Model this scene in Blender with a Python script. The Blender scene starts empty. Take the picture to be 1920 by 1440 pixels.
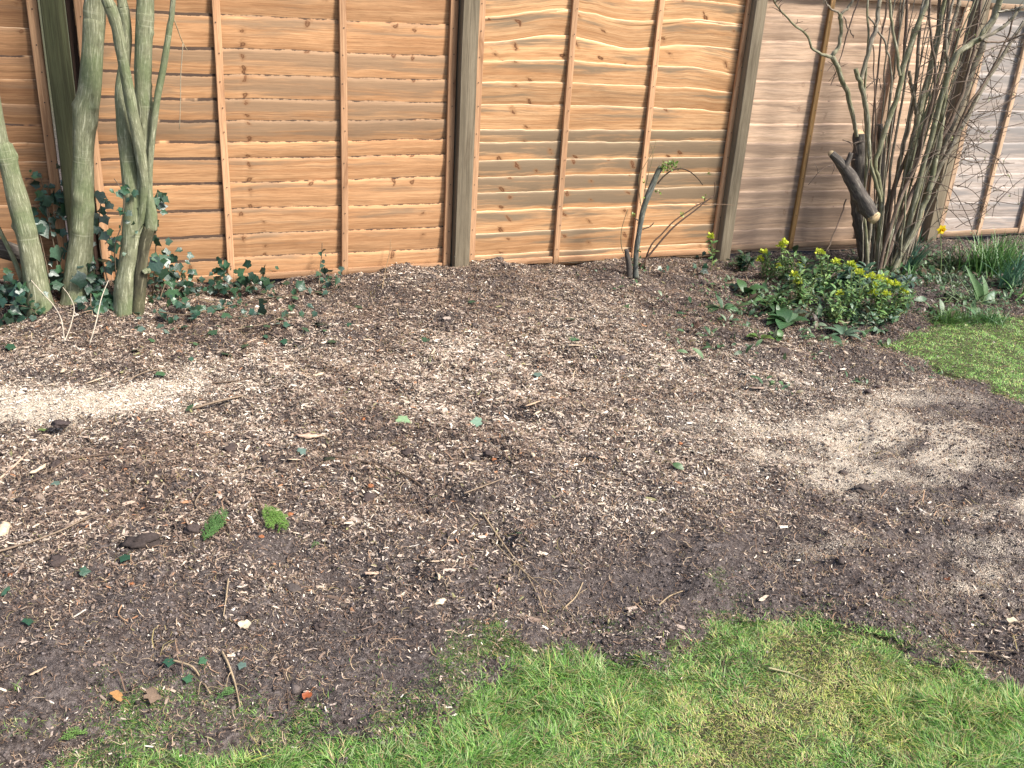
import bpy, math, random
import numpy as np
from mathutils import Matrix, Vector

rng = np.random.default_rng(7)
random.seed(7)
SC = bpy.context.scene
COL = SC.collection
R_ = math.radians

# ------------------------------------------------------------------ camera
FPX = 1800.0                                   # focal length in photo pixels (1920 wide)
EYE = np.array([0.0, 0.0, 1.70])               # the photographer stands at the origin
_v = np.array([-267, 4280, FPX]); _v /= np.linalg.norm(_v)
_h = np.array([4466, -477, FPX]); _h /= np.linalg.norm(_h)
_up = -_v
_X = _h - (_h @ _up) * _up; _X /= np.linalg.norm(_X)
_Y = np.cross(_up, _X)
CAMR = np.array([_X, _Y, _up])                 # world axes: X along the fence, Y towards it, Z up
cam_d = bpy.data.cameras.new("camera")
cam = bpy.data.objects.new("camera", cam_d); COL.objects.link(cam)
m = np.eye(4)
m[:3, 0] = CAMR @ [1, 0, 0]; m[:3, 1] = CAMR @ [0, -1, 0]; m[:3, 2] = CAMR @ [0, 0, -1]; m[:3, 3] = EYE
cam.matrix_world = Matrix(m.tolist())
cam_d.sensor_width = 36; cam_d.lens = 36 * FPX / 1920
cam_d.clip_start = 0.05; cam_d.clip_end = 2000
SC.camera = cam

# ------------------------------------------------------------------ light
SUN_EL, SUN_AZ = R_(47), R_(-62)               # azimuth measured from +Y (the fence) towards +X is negative here: sun behind right shoulder
w = bpy.data.worlds.new("World"); SC.world = w; w.use_nodes = True
nt = w.node_tree; nt.nodes.clear()
sky = nt.nodes.new("ShaderNodeTexSky"); sky.sky_type = 'NISHITA'; sky.sun_disc = False
sky.air_density = 1.0; sky.dust_density = 2.5; sky.ozone_density = 1.0
bg = nt.nodes.new("ShaderNodeBackground"); bg.inputs[1].default_value = 0.105
out = nt.nodes.new("ShaderNodeOutputWorld")
nt.links.new(sky.outputs[0], bg.inputs[0]); nt.links.new(bg.outputs[0], out.inputs[0])
sun_dir = np.array([math.cos(SUN_EL) * 0.62, -math.cos(SUN_EL) * 0.785, math.sin(SUN_EL)])   # towards the sun
sun_dir /= np.linalg.norm(sun_dir)
sky.sun_elevation = SUN_EL
sky.sun_rotation = math.atan2(sun_dir[0], sun_dir[1])
sd = bpy.data.lights.new("sun", 'SUN'); sd.energy = 3.1; sd.angle = R_(11); sd.color = (1.0, 0.95, 0.87)
sun = bpy.data.objects.new("sun", sd); COL.objects.link(sun)
sun.rotation_euler = Vector((-sun_dir).tolist()).to_track_quat('-Z', 'Y').to_euler()
SC.view_settings.view_transform = 'Standard'; SC.view_settings.look = 'None'
SC.view_settings.exposure = 1.27; SC.view_settings.gamma = 1

# ------------------------------------------------------------------ numpy noise, points
def _hash(ix, iy, seed):
    n = (ix.astype(np.int64) * 374761393 + iy.astype(np.int64) * 668265263 + seed * 1442695041) & 0x7fffffff
    n = ((n ^ (n >> 13)) * 1274126177) & 0x7fffffff
    n = n ^ (n >> 16)
    return (n & 0xffff) / 65535.0
def vn(x, y, f, seed=0):
    x = np.asarray(x, float) * f; y = np.asarray(y, float) * f
    ix = np.floor(x); iy = np.floor(y); fx = x - ix; fy = y - iy
    fx = fx * fx * (3 - 2 * fx); fy = fy * fy * (3 - 2 * fy)
    a = _hash(ix, iy, seed); b = _hash(ix + 1, iy, seed); c = _hash(ix, iy + 1, seed); d = _hash(ix + 1, iy + 1, seed)
    return (a * (1 - fx) + b * fx) * (1 - fy) + (c * (1 - fx) + d * fx) * fy - 0.5
def fbm(x, y, f, seed=0, o=3):
    s = 0; a = 1
    for k in range(o):
        s = s + a * vn(x, y, f * 2 ** k, seed + k * 17); a *= 0.5
    return s
def ray(px, py): return CAMR @ np.array([px - 960.0, py - 720.0, FPX])
def F(px, py, Y):                              # point of the photo at fence-wards distance Y
    d = ray(px, py); return EYE + d * (Y / d[1])
def G0(px, py):
    d = ray(px, py); return EYE + d * (-EYE[2] / d[2])
def size_at(P, px):                            # metres covered by px photo pixels at P
    return px * float((np.asarray(P) - EYE) @ (CAMR @ np.array([0, 0, 1.0]))) / FPX

def make_blob(px, py, rx, ry, val):
    c = G0(px, py); a = G0(px + rx, py) - c; b = (G0(px, py - ry) - G0(px, py + ry)) / 2
    M = np.linalg.inv(np.array([a[:2], b[:2]]).T)
    return (c[:2], M, val)
def blobs(x, y, bl):
    s = np.zeros_like(np.asarray(x, float))
    wx = x + 0.16 * fbm(x, y, 3.0, 91) + .10 * fbm(x, y, 11, 92, 2); wy = y + 0.16 * fbm(x, y, 3.0, 55) + .10 * fbm(x, y, 11, 56, 2)
    for c, M, val in bl:
        dx = wx - c[0]; dy = wy - c[1]
        q = (M[0, 0] * dx + M[0, 1] * dy) ** 2 + (M[1, 0] * dx + M[1, 1] * dy) ** 2
        s = np.maximum(s, val * np.exp(-q * 0.9))
    if bl is DUST: s = s * np.clip(.92 + 1.1 * fbm(x + .3 * y, y * 1.6, 5, 140, 4), .2, 1.2)
    if bl is BARE: s = np.clip(s * np.clip(.85 + 1.1 * fbm(x, y * 1.4, 4, 150, 3), .2, 1.2), 0, 1)
    return s
DUST = [make_blob(*b) for b in [(60, 770, 250, 52, .5), (250, 745, 190, 42, .55), (380, 710, 140, 30, .45), (1600, 815, 340, 115, .72),
        (1430, 740, 260, 85, .42), (1880, 945, 150, 38, .6), (1790, 985, 140, 24, .35), (1870, 1110, 170, 60, .58), (1600, 1040, 320, 60, .34), (1620, 875, 150, 24, .5),
        (1700, 1010, 180, 40, .3), (1060, 640, 300, 60, .18), (700, 650, 250, 50, .15), (1880, 1030, 90, 30, .4)]]
HEAP = [make_blob(*b) for b in [(30, 775, 200, 42, 1.0), (190, 760, 170, 36, 1.0), (300, 738, 130, 26, .9), (380, 712, 90, 18, .6)]]
BARE = [make_blob(*b) for b in [(1850, 800, 170, 75, 1), (1860, 700, 150, 45, .8), (1120, 1060, 200, 80, .85), (600, 1065, 170, 70, .8),
        (130, 1220, 380, 110, .8), (700, 1240, 380, 100, .75), (1300, 1010, 250, 60, .6), (1450, 1080, 300, 60, .6), (1660, 925, 190, 32, .75),
        (1750, 1040, 200, 60, .55), (1780, 880, 170, 40, .8), (250, 1130, 250, 70, .6), (1700, 660, 90, 25, .6)]]
COARSE = [make_blob(*b) for b in [(870, 690, 330, 90, 1), (500, 640, 380, 60, .6), (300, 900, 380, 90, .6), (850, 1090, 120, 60, .6), (600, 780, 400, 90, .5)]]
DARKM = [make_blob(*b) for b in [(1150, 525, 330, 26, .8), (350, 600, 380, 40, .6), (120, 900, 300, 90, .5), (850, 860, 300, 60, .5), (1480, 570, 200, 60, 1),
        (1780, 560, 200, 50, 1), (60, 590, 200, 40, 1), (500, 960, 300, 60, .4)]]
HUMP = [make_blob(*b) for b in [(100, 770, 300, 70, .05), (0, 560, 330, 45, .09), (870, 900, 330, 90, .03), (300, 960, 260, 80, .03), (1150, 1060, 170, 60, -.04),
        (1700, 900, 150, 60, -.02), (640, 1080, 110, 40, -.02), (850, 520, 260, 22, .05)]]

def poly_world(pts): return np.array([G0(*p)[:2] for p in pts])
def in_poly(x, y, P):
    ins = np.zeros(np.shape(x), bool); n = len(P)
    for i in range(n):
        x1, y1 = P[i]; x2, y2 = P[(i + 1) % n]
        if y1 == y2: continue
        c = ((y1 > y) != (y2 > y)) & (x < (x2 - x1) * (y - y1) / (y2 - y1) + x1)
        ins ^= c
    return ins
LAWN_A = np.vstack([poly_world([(60, 1452), (200, 1432), (430, 1418), (560, 1405), (640, 1408), (760, 1392), (840, 1352), (885, 1300), (950, 1258),
        (1100, 1248), (1230, 1256), (1270, 1215), (1330, 1182), (1420, 1160), (1560, 1182), (1650, 1205), (1780, 1258), (1860, 1285), (1920, 1308)]),
        [[3.2, 1.0], [3.6, -.8], [-1.5, -.8], [-1.1, 1.95]]])
MOSS_A = poly_world([(60, 1400), (90, 1345), (250, 1325), (420, 1335), (560, 1330), (680, 1345), (780, 1318), (850, 1262), (980, 1208), (1080, 1215), (1240, 1210), (1400, 1132), (1600, 1158), (1780, 1225),
        (1900, 1280), (1700, 1300), (1300, 1300), (900, 1360), (500, 1430), (200, 1430)])
_e = G0(1920, 590); _f = G0(1920, 760)
LAWN_B = np.vstack([poly_world([(1920, 762), (1850, 724), (1750, 684), (1668, 645), (1700, 624), (1800, 608), (1920, 592)]), [[9.5, _e[1] - .2], [9.5, 1.6], [5.0, 1.7]]])
def lawn_mask(x, y, jit=0.05):
    jx = x + jit * fbm(x, y, 9, 5) * 2; jy = y + jit * fbm(x, y, 9, 8) * 2
    return in_poly(jx, jy, LAWN_A) | in_poly(jx, jy, LAWN_B)

def hgt(x, y):
    x = np.asarray(x, float); y = np.asarray(y, float)
    near = np.exp(-(np.maximum(np.hypot(x - 2.5, y - 3) - 6, 0)) ** 2 / 20)
    rough = np.where(in_poly(x, y, LAWN_A) | in_poly(x, y, LAWN_B), .35, 1.0)
    rough = rough * (1 - .6 * blobs(x, y, [b for b in BARE[:2]]))
    z = .030 * fbm(x, y, .9, 3) + rough * (.058 * fbm(x, y, 3.6, 11) + .024 * fbm(x, y, 12, 23) + .010 * np.maximum(fbm(x, y, 42, 31, 2), -.15))
    for b in HUMP: z = z + b[2] * blobs(x, y, [(b[0], b[1], 1.0)])
    return z * near
def G(px, py, dz=0.0):
    P = G0(px, py)
    for _ in range(3):
        z = float(hgt(P[0], P[1])) + dz
        d = ray(px, py); P = EYE + d * ((z - EYE[2]) / d[2])
    return P
def on_ground(x, y, dz=0.0): return np.array([x, y, float(hgt(x, y)) + dz])

# ------------------------------------------------------------------ mesh helpers
def npmesh(name, V, quads=None, tris=None, col=None, uv=None, mat=None, smooth=False, attr2=None, midx=None):
    me = bpy.data.meshes.new(name)
    V = np.asarray(V, np.float32)
    q = np.asarray(quads if quads is not None else np.zeros((0, 4)), np.int32).reshape(-1, 4)
    t = np.asarray(tris if tris is not None else np.zeros((0, 3)), np.int32).reshape(-1, 3)
    me.vertices.add(len(V)); me.vertices.foreach_set("co", V.ravel())
    li = np.concatenate([q.ravel(), t.ravel()])
    me.loops.add(len(li)); me.loops.foreach_set("vertex_index", li)
    tot = np.concatenate([np.full(len(q), 4), np.full(len(t), 3)]).astype(np.int32)
    st = np.concatenate([[0], np.cumsum(tot)[:-1]]).astype(np.int32) if len(tot) else np.zeros(0, np.int32)
    me.polygons.add(len(tot)); me.polygons.foreach_set("loop_start", st); me.polygons.foreach_set("loop_total", tot)
    if smooth: me.polygons.foreach_set("use_smooth", np.ones(len(tot), bool))
    if midx is not None: me.polygons.foreach_set("material_index", np.asarray(midx, np.int32))
    if col is not None:
        c = np.ones((len(V), 4), np.float32); c[:, :np.shape(col)[1]] = col
        a = me.attributes.new("Col", 'FLOAT_COLOR', 'POINT'); a.data.foreach_set("color", c.ravel())
    if attr2 is not None:
        a = me.attributes.new("brd", 'FLOAT_COLOR', 'POINT'); a.data.foreach_set("color", np.asarray(attr2, np.float32).ravel())
    if uv is not None:
        u = me.uv_layers.new(name="UVMap"); u.data.foreach_set("uv", np.asarray(uv, np.float32)[li].ravel())
    for mm in (mat if isinstance(mat, (list, tuple)) else [mat]):
        if mm: me.materials.append(mm)
    me.update(calc_edges=True); me.validate()
    return me
ROOT = {}
def link(name, me, parent=None, base=None):
    o = bpy.data.objects.new(name, me); COL.objects.link(o)
    if parent is not None: o.parent = parent
    return o
def origin_of(o):
    p = np.zeros(3)
    while o is not None: p = p + np.array(o.location); o = o.parent
    return p
def part(name, geo, mat, parent, smooth=True, label=None):
    """geo = dict(V, q, t, col, uv, attr2) in world coordinates; becomes a child mesh"""
    V = np.asarray(geo['V'], float) - origin_of(parent)
    o = link(name, npmesh(name, V, geo.get('q'), geo.get('t'), geo.get('col'), geo.get('uv'), mat, smooth, geo.get('attr2')), parent)
    if label: o['label'] = label
    return o
def thing(name, label, cat, loc, group=None):
    o = link(name, None); o.location = [float(a) for a in loc]; o['label'] = label; o['category'] = cat
    if group: o['group'] = group
    return o
def solid(name, geo, mat, label, cat, base, group=None, smooth=True, kind=None):
    V = np.asarray(geo['V'], float) - np.asarray(base)
    o = link(name, npmesh(name, V, geo.get('q'), geo.get('t'), geo.get('col'), geo.get('uv'), mat, smooth, geo.get('attr2')))
    o.location = [float(a) for a in base]; o['label'] = label; o['category'] = cat
    if group: o['group'] = group
    if kind: o['kind'] = kind
    return o
def merge(*gs):
    V = []; q = []; t = []; col = []; uv = []; a2 = []; n = 0
    for g in gs:
        V.append(np.asarray(g['V'], float)); k = len(g['V'])
        if g.get('q') is not None and len(g['q']): q.append(np.asarray(g['q']) + n)
        if g.get('t') is not None and len(g['t']): t.append(np.asarray(g['t']) + n)
        if g.get('col') is not None: col.append(g['col'])
        if g.get('uv') is not None: uv.append(g['uv'])
        if g.get('attr2') is not None: a2.append(g['attr2'])
        n += k
    r = dict(V=np.vstack(V), q=np.vstack(q) if q else None, t=np.vstack(t) if t else None)
    if len(col) == len(gs): r['col'] = np.vstack(col)
    if len(uv) == len(gs): r['uv'] = np.vstack(uv)
    if len(a2) == len(gs): r['attr2'] = np.vstack(a2)
    return r
def inst(bV, bq, bt, P, M, S, C):
    """N copies of a base shape: P (N,3), M (N,3,3), S (N,) or (N,3), C (N,3)"""
    N = len(P); k = len(bV)
    S = np.asarray(S, float)
    if S.ndim == 1: S = np.repeat(S[:, None], 3, 1)
    L = np.asarray(bV)[None] * S[:, None, :]
    V = np.einsum('nij,nkj->nki', M, L) + np.asarray(P)[:, None, :]
    off = (np.arange(N) * k)[:, None, None]
    q = (np.asarray(bq)[None] + off).reshape(-1, 4) if bq is not None and len(bq) else None
    t = (np.asarray(bt)[None] + off).reshape(-1, 3) if bt is not None and len(bt) else None
    return dict(V=V.reshape(-1, 3), q=q, t=t, col=np.repeat(np.asarray(C), k, 0))
def rots(yaw, pitch, roll):
    cy, sy, cp, sp, cr, sr = np.cos(yaw), np.sin(yaw), np.cos(pitch), np.sin(pitch), np.cos(roll), np.sin(roll)
    z = np.zeros_like(cy); o = np.ones_like(cy)
    A = np.array([[cy, -sy, z], [sy, cy, z], [z, z, o]]).transpose(2, 0, 1)
    B = np.array([[o, z, z], [z, cp, -sp], [z, sp, cp]]).transpose(2, 0, 1)
    C = np.array([[cr, z, sr], [z, o, z], [-sr, z, cr]]).transpose(2, 0, 1)
    return A @ B @ C
def frame(fwd, upv):
    """matrices whose local +Y is fwd and local +Z is near upv"""
    f = fwd / np.linalg.norm(fwd, axis=1, keepdims=True)
    x = np.cross(f, upv); x /= np.linalg.norm(x, axis=1, keepdims=True) + 1e-9
    z = np.cross(x, f)
    return np.stack([x, f, z], 2)
def spline(P, n):
    P = np.asarray(P, float)
    if len(P) < 3: 
        s = np.linspace(0, 1, n)[:, None]; return P[0] * (1 - s) + P[-1] * s
    Q = np.vstack([2 * P[0] - P[1], P, 2 * P[-1] - P[-2]])
    seg = len(P) - 1; out = []
    for s in np.linspace(0, seg, n):
        i = min(int(s), seg - 1); t = s - i
        a, b, c, d = Q[i], Q[i + 1], Q[i + 2], Q[i + 3]
        out.append(.5 * ((2 * b) + (-a + c) * t + (2 * a - 5 * b + 4 * c - d) * t * t + (-a + 3 * b - 3 * c + d) * t ** 3))
    return np.array(out)
def tube(P, r, ns=12, n=None, rough=.05, seed=0, cap=True, colr=None, bumps=0):
    P = np.asarray(P, float); r = np.atleast_1d(np.asarray(r, float))
    if n is None: n = max(4, len(P) * 4)
    C = spline(P, n)
    rr = np.interp(np.linspace(0, 1, n), np.linspace(0, 1, len(r)), r) if len(r) > 1 else np.full(n, r[0])
    T = np.gradient(C, axis=0); T /= np.linalg.norm(T, axis=1, keepdims=True) + 1e-9
    ref = np.array([1.0, .13, .07]) if abs(T[:, 0]).mean() < .8 else np.array([.1, .1, 1.0])
    A = np.cross(T, ref); A /= np.linalg.norm(A, axis=1, keepdims=True)
    B = np.cross(T, A)
    L = np.concatenate([[0], np.cumsum(np.linalg.norm(np.diff(C, axis=0), axis=1))])
    th = np.arange(ns + 1) / ns * 2 * math.pi                     # seam vertex doubled for clean UVs
    TH, LL = np.meshgrid(th, L)
    rad = rr[:, None] * (1 + rough * 2 * (vn(np.cos(TH) * 2 + seed, np.sin(TH) * 2 + LL / max(rr.mean() * 5, .01), 1.3, seed) + .6 * vn(LL / max(rr.mean() * 2, .005), TH * 0, 1, seed + 3)))
    if bumps:
        rb = np.random.default_rng(seed + 900)
        for _ in range(bumps):
            t0, l0, sz, am = rb.uniform(0, 6.28), rb.uniform(.05, .95) * L[-1], rb.uniform(.25, .6), rb.uniform(.08, .26)
            dth = np.abs((TH - t0 + math.pi) % (2 * math.pi) - math.pi); rad = rad + rr.mean() * am * np.exp(-(dth / sz) ** 2 - ((LL - l0) / (sz * rr.mean() * 1.1)) ** 2)
    V = C[:, None] + rad[..., None] * (np.cos(TH)[..., None] * A[:, None] + np.sin(TH)[..., None] * B[:, None])
    k = ns + 1
    q = [[i * k + j, i * k + j + 1, (i + 1) * k + j + 1, (i + 1) * k + j] for i in range(n - 1) for j in range(ns)]
    V = V.reshape(-1, 3)
    uv = np.stack([TH * rr.mean(), LL], 2).reshape(-1, 2)
    t = []
    if cap:
        b = len(V); V = np.vstack([V, C[0], C[-1]]); uv = np.vstack([uv, [[0, 0], [0, L[-1]]]])
        t += [[b, j + 1, j] for j in range(ns)] + [[b + 1, (n - 1) * k + j, (n - 1) * k + j + 1] for j in range(ns)]
    g = dict(V=V, q=np.array(q), t=np.array(t) if t else None, uv=uv)
    if colr is not None: g['col'] = np.repeat([colr], len(V), 0)
    return g
def bar(p0, p1, w, t, n=14, seed=0, wob=.002, bev=.003, uoff=0.0):
    """squared timber from p0 to p1 (centre line), w across X, t across Y, chamfered, slightly bowed"""
    p0 = np.asarray(p0, float); p1 = np.asarray(p1, float)
    s = np.linspace(0, 1, n); C = p0 * (1 - s)[:, None] + p1 * s[:, None]
    d = (p1 - p0); L = np.linalg.norm(d); d /= L
    ya = np.array([0, 1.0, 0]); xa = np.cross(ya, d); xa /= np.linalg.norm(xa); ya = np.cross(d, xa)
    a, b, e = w / 2, t / 2, bev
    prof = [(-a + e, -b), (a - e, -b), (a, -b + e), (a, b - e), (a - e, b), (-a + e, b), (-a, b - e), (-a, -b + e)]
    wx = wob * 2 * vn(s * L, s * 0 + seed * 3.3, 2.2, seed); wy = wob * 2 * vn(s * L, s * 0 + seed * 5.1, 1.7, seed + 9)
    V = []; uv = []; run = np.cumsum([0] + [math.dist(prof[i], prof[(i + 1) % 8]) for i in range(8)])
    for i in range(n):
        for j in range(9):
            px, py = prof[j % 8]
            V.append(C[i] + xa * (px + wx[i]) + ya * (py + wy[i])); uv.append((s[i] * L + uoff, run[j]))
    q = [[i * 9 + j, i * 9 + j + 1, (i + 1) * 9 + j + 1, (i + 1) * 9 + j] for i in range(n - 1) for j in range(8)]
    b0 = len(V); V += [C[0], C[-1]]; uv += [(uoff, 0), (uoff + L, 0)]
    t_ = [[b0, j + 1, j] for j in range(8)] + [[b0 + 1, (n - 1) * 9 + j, (n - 1) * 9 + j + 1] for j in range(8)]
    r1, r2 = random.random(), random.random()
    return dict(V=np.array(V), q=np.array(q), t=np.array(t_), uv=np.array(uv), attr2=np.repeat([[r1, r2, 0, .15]], len(V), 0))
def rock(size, seed, sq=(1, 1, .7), sub=2, amp=.35):
    """lumpy clod around the origin"""
    import bmesh
    bm = bmesh.new(); bmesh.ops.create_icosphere(bm, subdivisions=sub, radius=1)
    V = np.array([v.co[:] for v in bm.verts]); t = np.array([[v.index for v in f.verts] for f in bm.faces]); bm.free()
    d = 1 + amp * 2 * (vn(V[:, 0] + V[:, 2] * 1.7 + seed, V[:, 1] - V[:, 2] * .9, 1.5, seed) + .55 * vn(V[:, 0] - V[:, 2] * 2, V[:, 1] + V[:, 2] + seed, 4, seed + 4) + .3 * vn(V[:, 0] + 3 * V[:, 2], V[:, 1] - V[:, 2] * 2, 9, seed + 7))
    return dict(V=V * d[:, None] * np.array(sq) * size, t=t)

# ------------------------------------------------------------------ materials
class NT:
    def __init__(s, name):
        s.m = bpy.data.materials.new(name); s.m.use_nodes = True; s.t = s.m.node_tree; s.t.nodes.clear()
        s.o = s.n('OutputMaterial'); s.b = s.n('BsdfPrincipled'); s.l(s.b.outputs[0], s.o.inputs[0])
    def n(s, ty, **kw):
        x = s.t.nodes.new('ShaderNode' + ty)
        for k, v in kw.items(): setattr(x, k, v)
        return x
    def l(s, a, b): s.t.links.new(a, b)
    def val(s, sock, v):
        if hasattr(v, 'is_linked') or hasattr(v, 'links'): s.l(v, sock)
        else: sock.default_value = v
    def math(s, op, a, b=0.0, c=None, clamp=False):
        x = s.n('Math', operation=op); x.use_clamp = clamp; s.val(x.inputs[0], a); s.val(x.inputs[1], b)
        if c is not None: s.val(x.inputs[2], c)
        return x.outputs[0]
    def mix(s, f, a, b, mode='MIX'):
        x = s.n('Mix', data_type='RGBA', blend_type=mode); x.clamp_factor = True
        s.val(x.inputs[0], f)
        for i, v in ((6, a), (7, b)):
            if isinstance(v, tuple): v = v + (1,) if len(v) == 3 else v
            s.val(x.inputs[i], v)
        return x.outputs[2]
    def noise(s, vec, scale, detail=4, rough=.55, dist=0.0, out=0):
        x = s.n('TexNoise'); s.val(x.inputs['Scale'], scale); x.inputs['Detail'].default_value = detail
        x.inputs['Roughness'].default_value = rough; x.inputs['Distortion'].default_value = dist
        if vec is not None: s.l(vec, x.inputs['Vector'])
        return x.outputs[out]
    def ramp(s, f, stops, interp='LINEAR'):
        x = s.n('ValToRGB'); s.val(x.inputs[0], f); cr = x.color_ramp; cr.interpolation = interp
        while len(cr.elements) < len(stops): cr.elements.new(.5)
        for e, (p, c) in zip(cr.elements, stops):
            e.position = p; e.color = (c + (1,)) if isinstance(c, tuple) else (c, c, c, 1)
        return x.outputs[0]
    def step(s, v, a, b): 
        x = s.n('MapRange'); x.interpolation_type = 'SMOOTHSTEP'; s.val(x.inputs[0], v); s.val(x.inputs[1], a); s.val(x.inputs[2], b); return x.outputs[0]
    def bump(s, h, strength, dist):
        x = s.n('Bump'); x.inputs['Strength'].default_value = strength; x.inputs['Distance'].default_value = dist
        s.l(h, x.inputs['Height']); s.l(x.outputs[0], s.b.inputs['Normal'])
    def xyz(s, x, y, z=0.0):
        c = s.n('CombineXYZ'); s.val(c.inputs[0], x); s.val(c.inputs[1], y); s.val(c.inputs[2], z); return c.outputs[0]
    def fin(s, color, rough=.7, spec=.3):
        s.val(s.b.inputs['Base Color'], color if not isinstance(color, tuple) else color + (1,)); s.val(s.b.inputs['Roughness'], rough)
        s.b.inputs['Specular IOR Level'].default_value = spec
        return s.m

def wood_mat(name, light, dark, grey, grey_amt, edge, knot=1.0, kscale=8.5, knotc=(.13, .055, .024), bark=0.0, thr=.80, shear=0.0, edge_min=.05):  # bark: how much gap shade is painted along the top edges of the boards
    N = NT(name)
    uv = N.n('UVMap').outputs[0]; sp = N.n('SeparateXYZ'); N.l(uv, sp.inputs[0]); u, v = sp.outputs[0], sp.outputs[1]
    at = N.n('Attribute', attribute_name='brd'); sc = N.n('SeparateColor'); N.l(at.outputs['Color'], sc.inputs[0])
    r, g, b, a = sc.outputs[0], sc.outputs[1], sc.outputs[2], at.outputs['Alpha']
    ro = N.math('MULTIPLY', r, 37.0); go = N.math('MULTIPLY', g, 53.0)
    # warp the grain a little around the knots
    ku = N.math('ADD', N.math('MULTIPLY', u, kscale), N.math('ADD', go, N.math('MULTIPLY', r, .16)))
    kv = N.math('ADD', N.math('MULTIPLY', v, 9.0), go)
    if shear: ku = N.math('ADD', ku, N.math('MULTIPLY', kv, shear))
    wob = N.noise(N.xyz(ku, kv, ro), 2.2, 2)
    vo = N.n('TexVoronoi'); vo.voronoi_dimensions = '2D'; vo.inputs['Scale'].default_value = 1.0
    N.l(N.xyz(N.math('ADD', ku, N.math('MULTIPLY', wob, .16)), N.math('ADD', kv, N.math('MULTIPLY', wob, .9))), vo.inputs['Vector'])
    kd = vo.outputs['Distance']; ksz = N.math('MULTIPLY', N.step(N.n('SeparateColor').outputs[0], 0, 1), 1)
    kc = N.n('SeparateColor'); N.l(vo.outputs['Color'], kc.inputs[0])
    have = N.math('GREATER_THAN', kc.outputs[0], thr)
    pull = N.math('MULTIPLY', N.math('SUBTRACT', 1.0, N.step(kd, 0, .3)), have)
    gv = N.math('ADD', v, N.math('MULTIPLY', pull, .007))
    low = N.noise(N.xyz(N.math('MULTIPLY', u, 1.3), N.math('MULTIPLY', v, 16), ro), 1.0, 3, .5, .3)
    gr = N.noise(N.xyz(N.math('MULTIPLY', u, 1.3), N.math('MULTIPLY', gv, 150), ro), 1.0, 6, .68, .05)
    fine = N.noise(N.xyz(N.math('MULTIPLY', u, 9), N.math('MULTIPLY', gv, 230), ro), 1.0, 4, .7)
    c = N.mix(N.ramp(gr, [(.36, 1.0), (.60, 0.0)]), light, dark)
    c = N.mix(N.math('MULTIPLY', N.step(low, .42, .66), .65), c, dark)
    blot = N.noise(N.xyz(N.math('MULTIPLY', u, 4.5), N.math('MULTIPLY', v, 26), N.math('ADD', ro, 4.0)), 1.0, 4, .6, .8)
    c = N.mix(.55, c, N.ramp(blot, [(.3, (.80, .78, .75)), (.55, (1.0, 1.0, 1.0)), (.75, (1.14, 1.13, 1.1))]), 'MULTIPLY')
    tone = N.math('ADD', .80, N.math('MULTIPLY', r, .38))
    stk = N.noise(N.xyz(N.math('MULTIPLY', u, 2.2), N.math('MULTIPLY', gv, 60), N.math('ADD', ro, 17.0)), 1.0, 6, .72, .1)
    c = N.mix(N.math('MULTIPLY', N.step(stk, .53, .60), .42), c, tuple(x * .62 for x in dark))
    c = N.mix(N.math('MULTIPLY', N.math('SUBTRACT', 1.0, N.step(stk, .40, .46)), .30), c, tuple(min(.8, x * 1.25) for x in light))
    c = N.mix(1.0, c, N.xyz(tone, tone, tone), 'MULTIPLY')
    c = N.mix(.55, c, N.ramp(fine, [(.32, (.58, .55, .52)), (.5, (1.0, 1.0, 1.0)), (.68, (1.2, 1.2, 1.2))]), 'MULTIPLY')
    # grey weather staining, streaky along the board
    gst = N.noise(N.xyz(N.math('MULTIPLY', u, 1.6), N.math('MULTIPLY', v, 22), N.math('ADD', ro, 9.0)), 1.0, 5, .62, .5)
    gf = N.math('MULTIPLY', N.step(N.math('ADD', gst, N.math('MULTIPLY', N.math('SUBTRACT', a, .5), .45)), .50, .72), grey_amt)
    c = N.mix(gf, c, grey)
    # knots
    ksz = N.math('MULTIPLY_ADD', kc.outputs[1], .12, .05)
    kf = N.math('MULTIPLY', N.math('SUBTRACT', 1.0, N.step(kd, N.math('MULTIPLY', ksz, .55), ksz)), have)
    kf = N.math('MULTIPLY', kf, N.math('SUBTRACT', 1.0, N.math('MULTIPLY', .55, N.math('SUBTRACT', 1.0, N.step(kd, N.math('MULTIPLY', ksz, .25), N.math('MULTIPLY', ksz, .5))))))
    halo = N.math('MULTIPLY', N.math('SUBTRACT', 1.0, N.step(kd, .06, .26)), N.math('MULTIPLY', have, .5))
    c = N.mix(N.math('MULTIPLY', halo, knot), c, tuple(x * .62 for x in dark))
    c = N.mix(N.math('MULTIPLY', kf, .85 * knot), c, knotc)
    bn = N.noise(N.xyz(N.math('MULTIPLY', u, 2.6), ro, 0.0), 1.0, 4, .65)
    gap_shade = N.step(N.math('ADD', bn, bark - .5), .46, .52)
    seg = N.step(N.noise(N.xyz(N.math('MULTIPLY', u, 3.3), N.math('ADD', ro, 2.0), 0.0), 1.0, 4, .6), .42, .6)
    c = N.mix(N.math('MULTIPLY', N.step(b, .6, .95), N.math('MULTIPLY_ADD', seg, .8 - edge_min, edge_min)), c, edge)
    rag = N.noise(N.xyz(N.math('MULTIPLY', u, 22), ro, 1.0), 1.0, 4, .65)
    c = N.mix(N.math('MULTIPLY', N.math('MULTIPLY', gap_shade, .92), N.step(b, N.math('MULTIPLY_ADD', rag, .75, .02), N.math('MULTIPLY_ADD', rag, .75, .16))), c, (.024, .013, .010))  # ragged dark strip paints the shaded gaps between boards into the colour
    N.bump(N.math('ADD', N.math('MULTIPLY', gr, .6), N.math('MULTIPLY', fine, .5)), .35, .0025)
    return N.fin(c, .78, .25)
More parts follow.
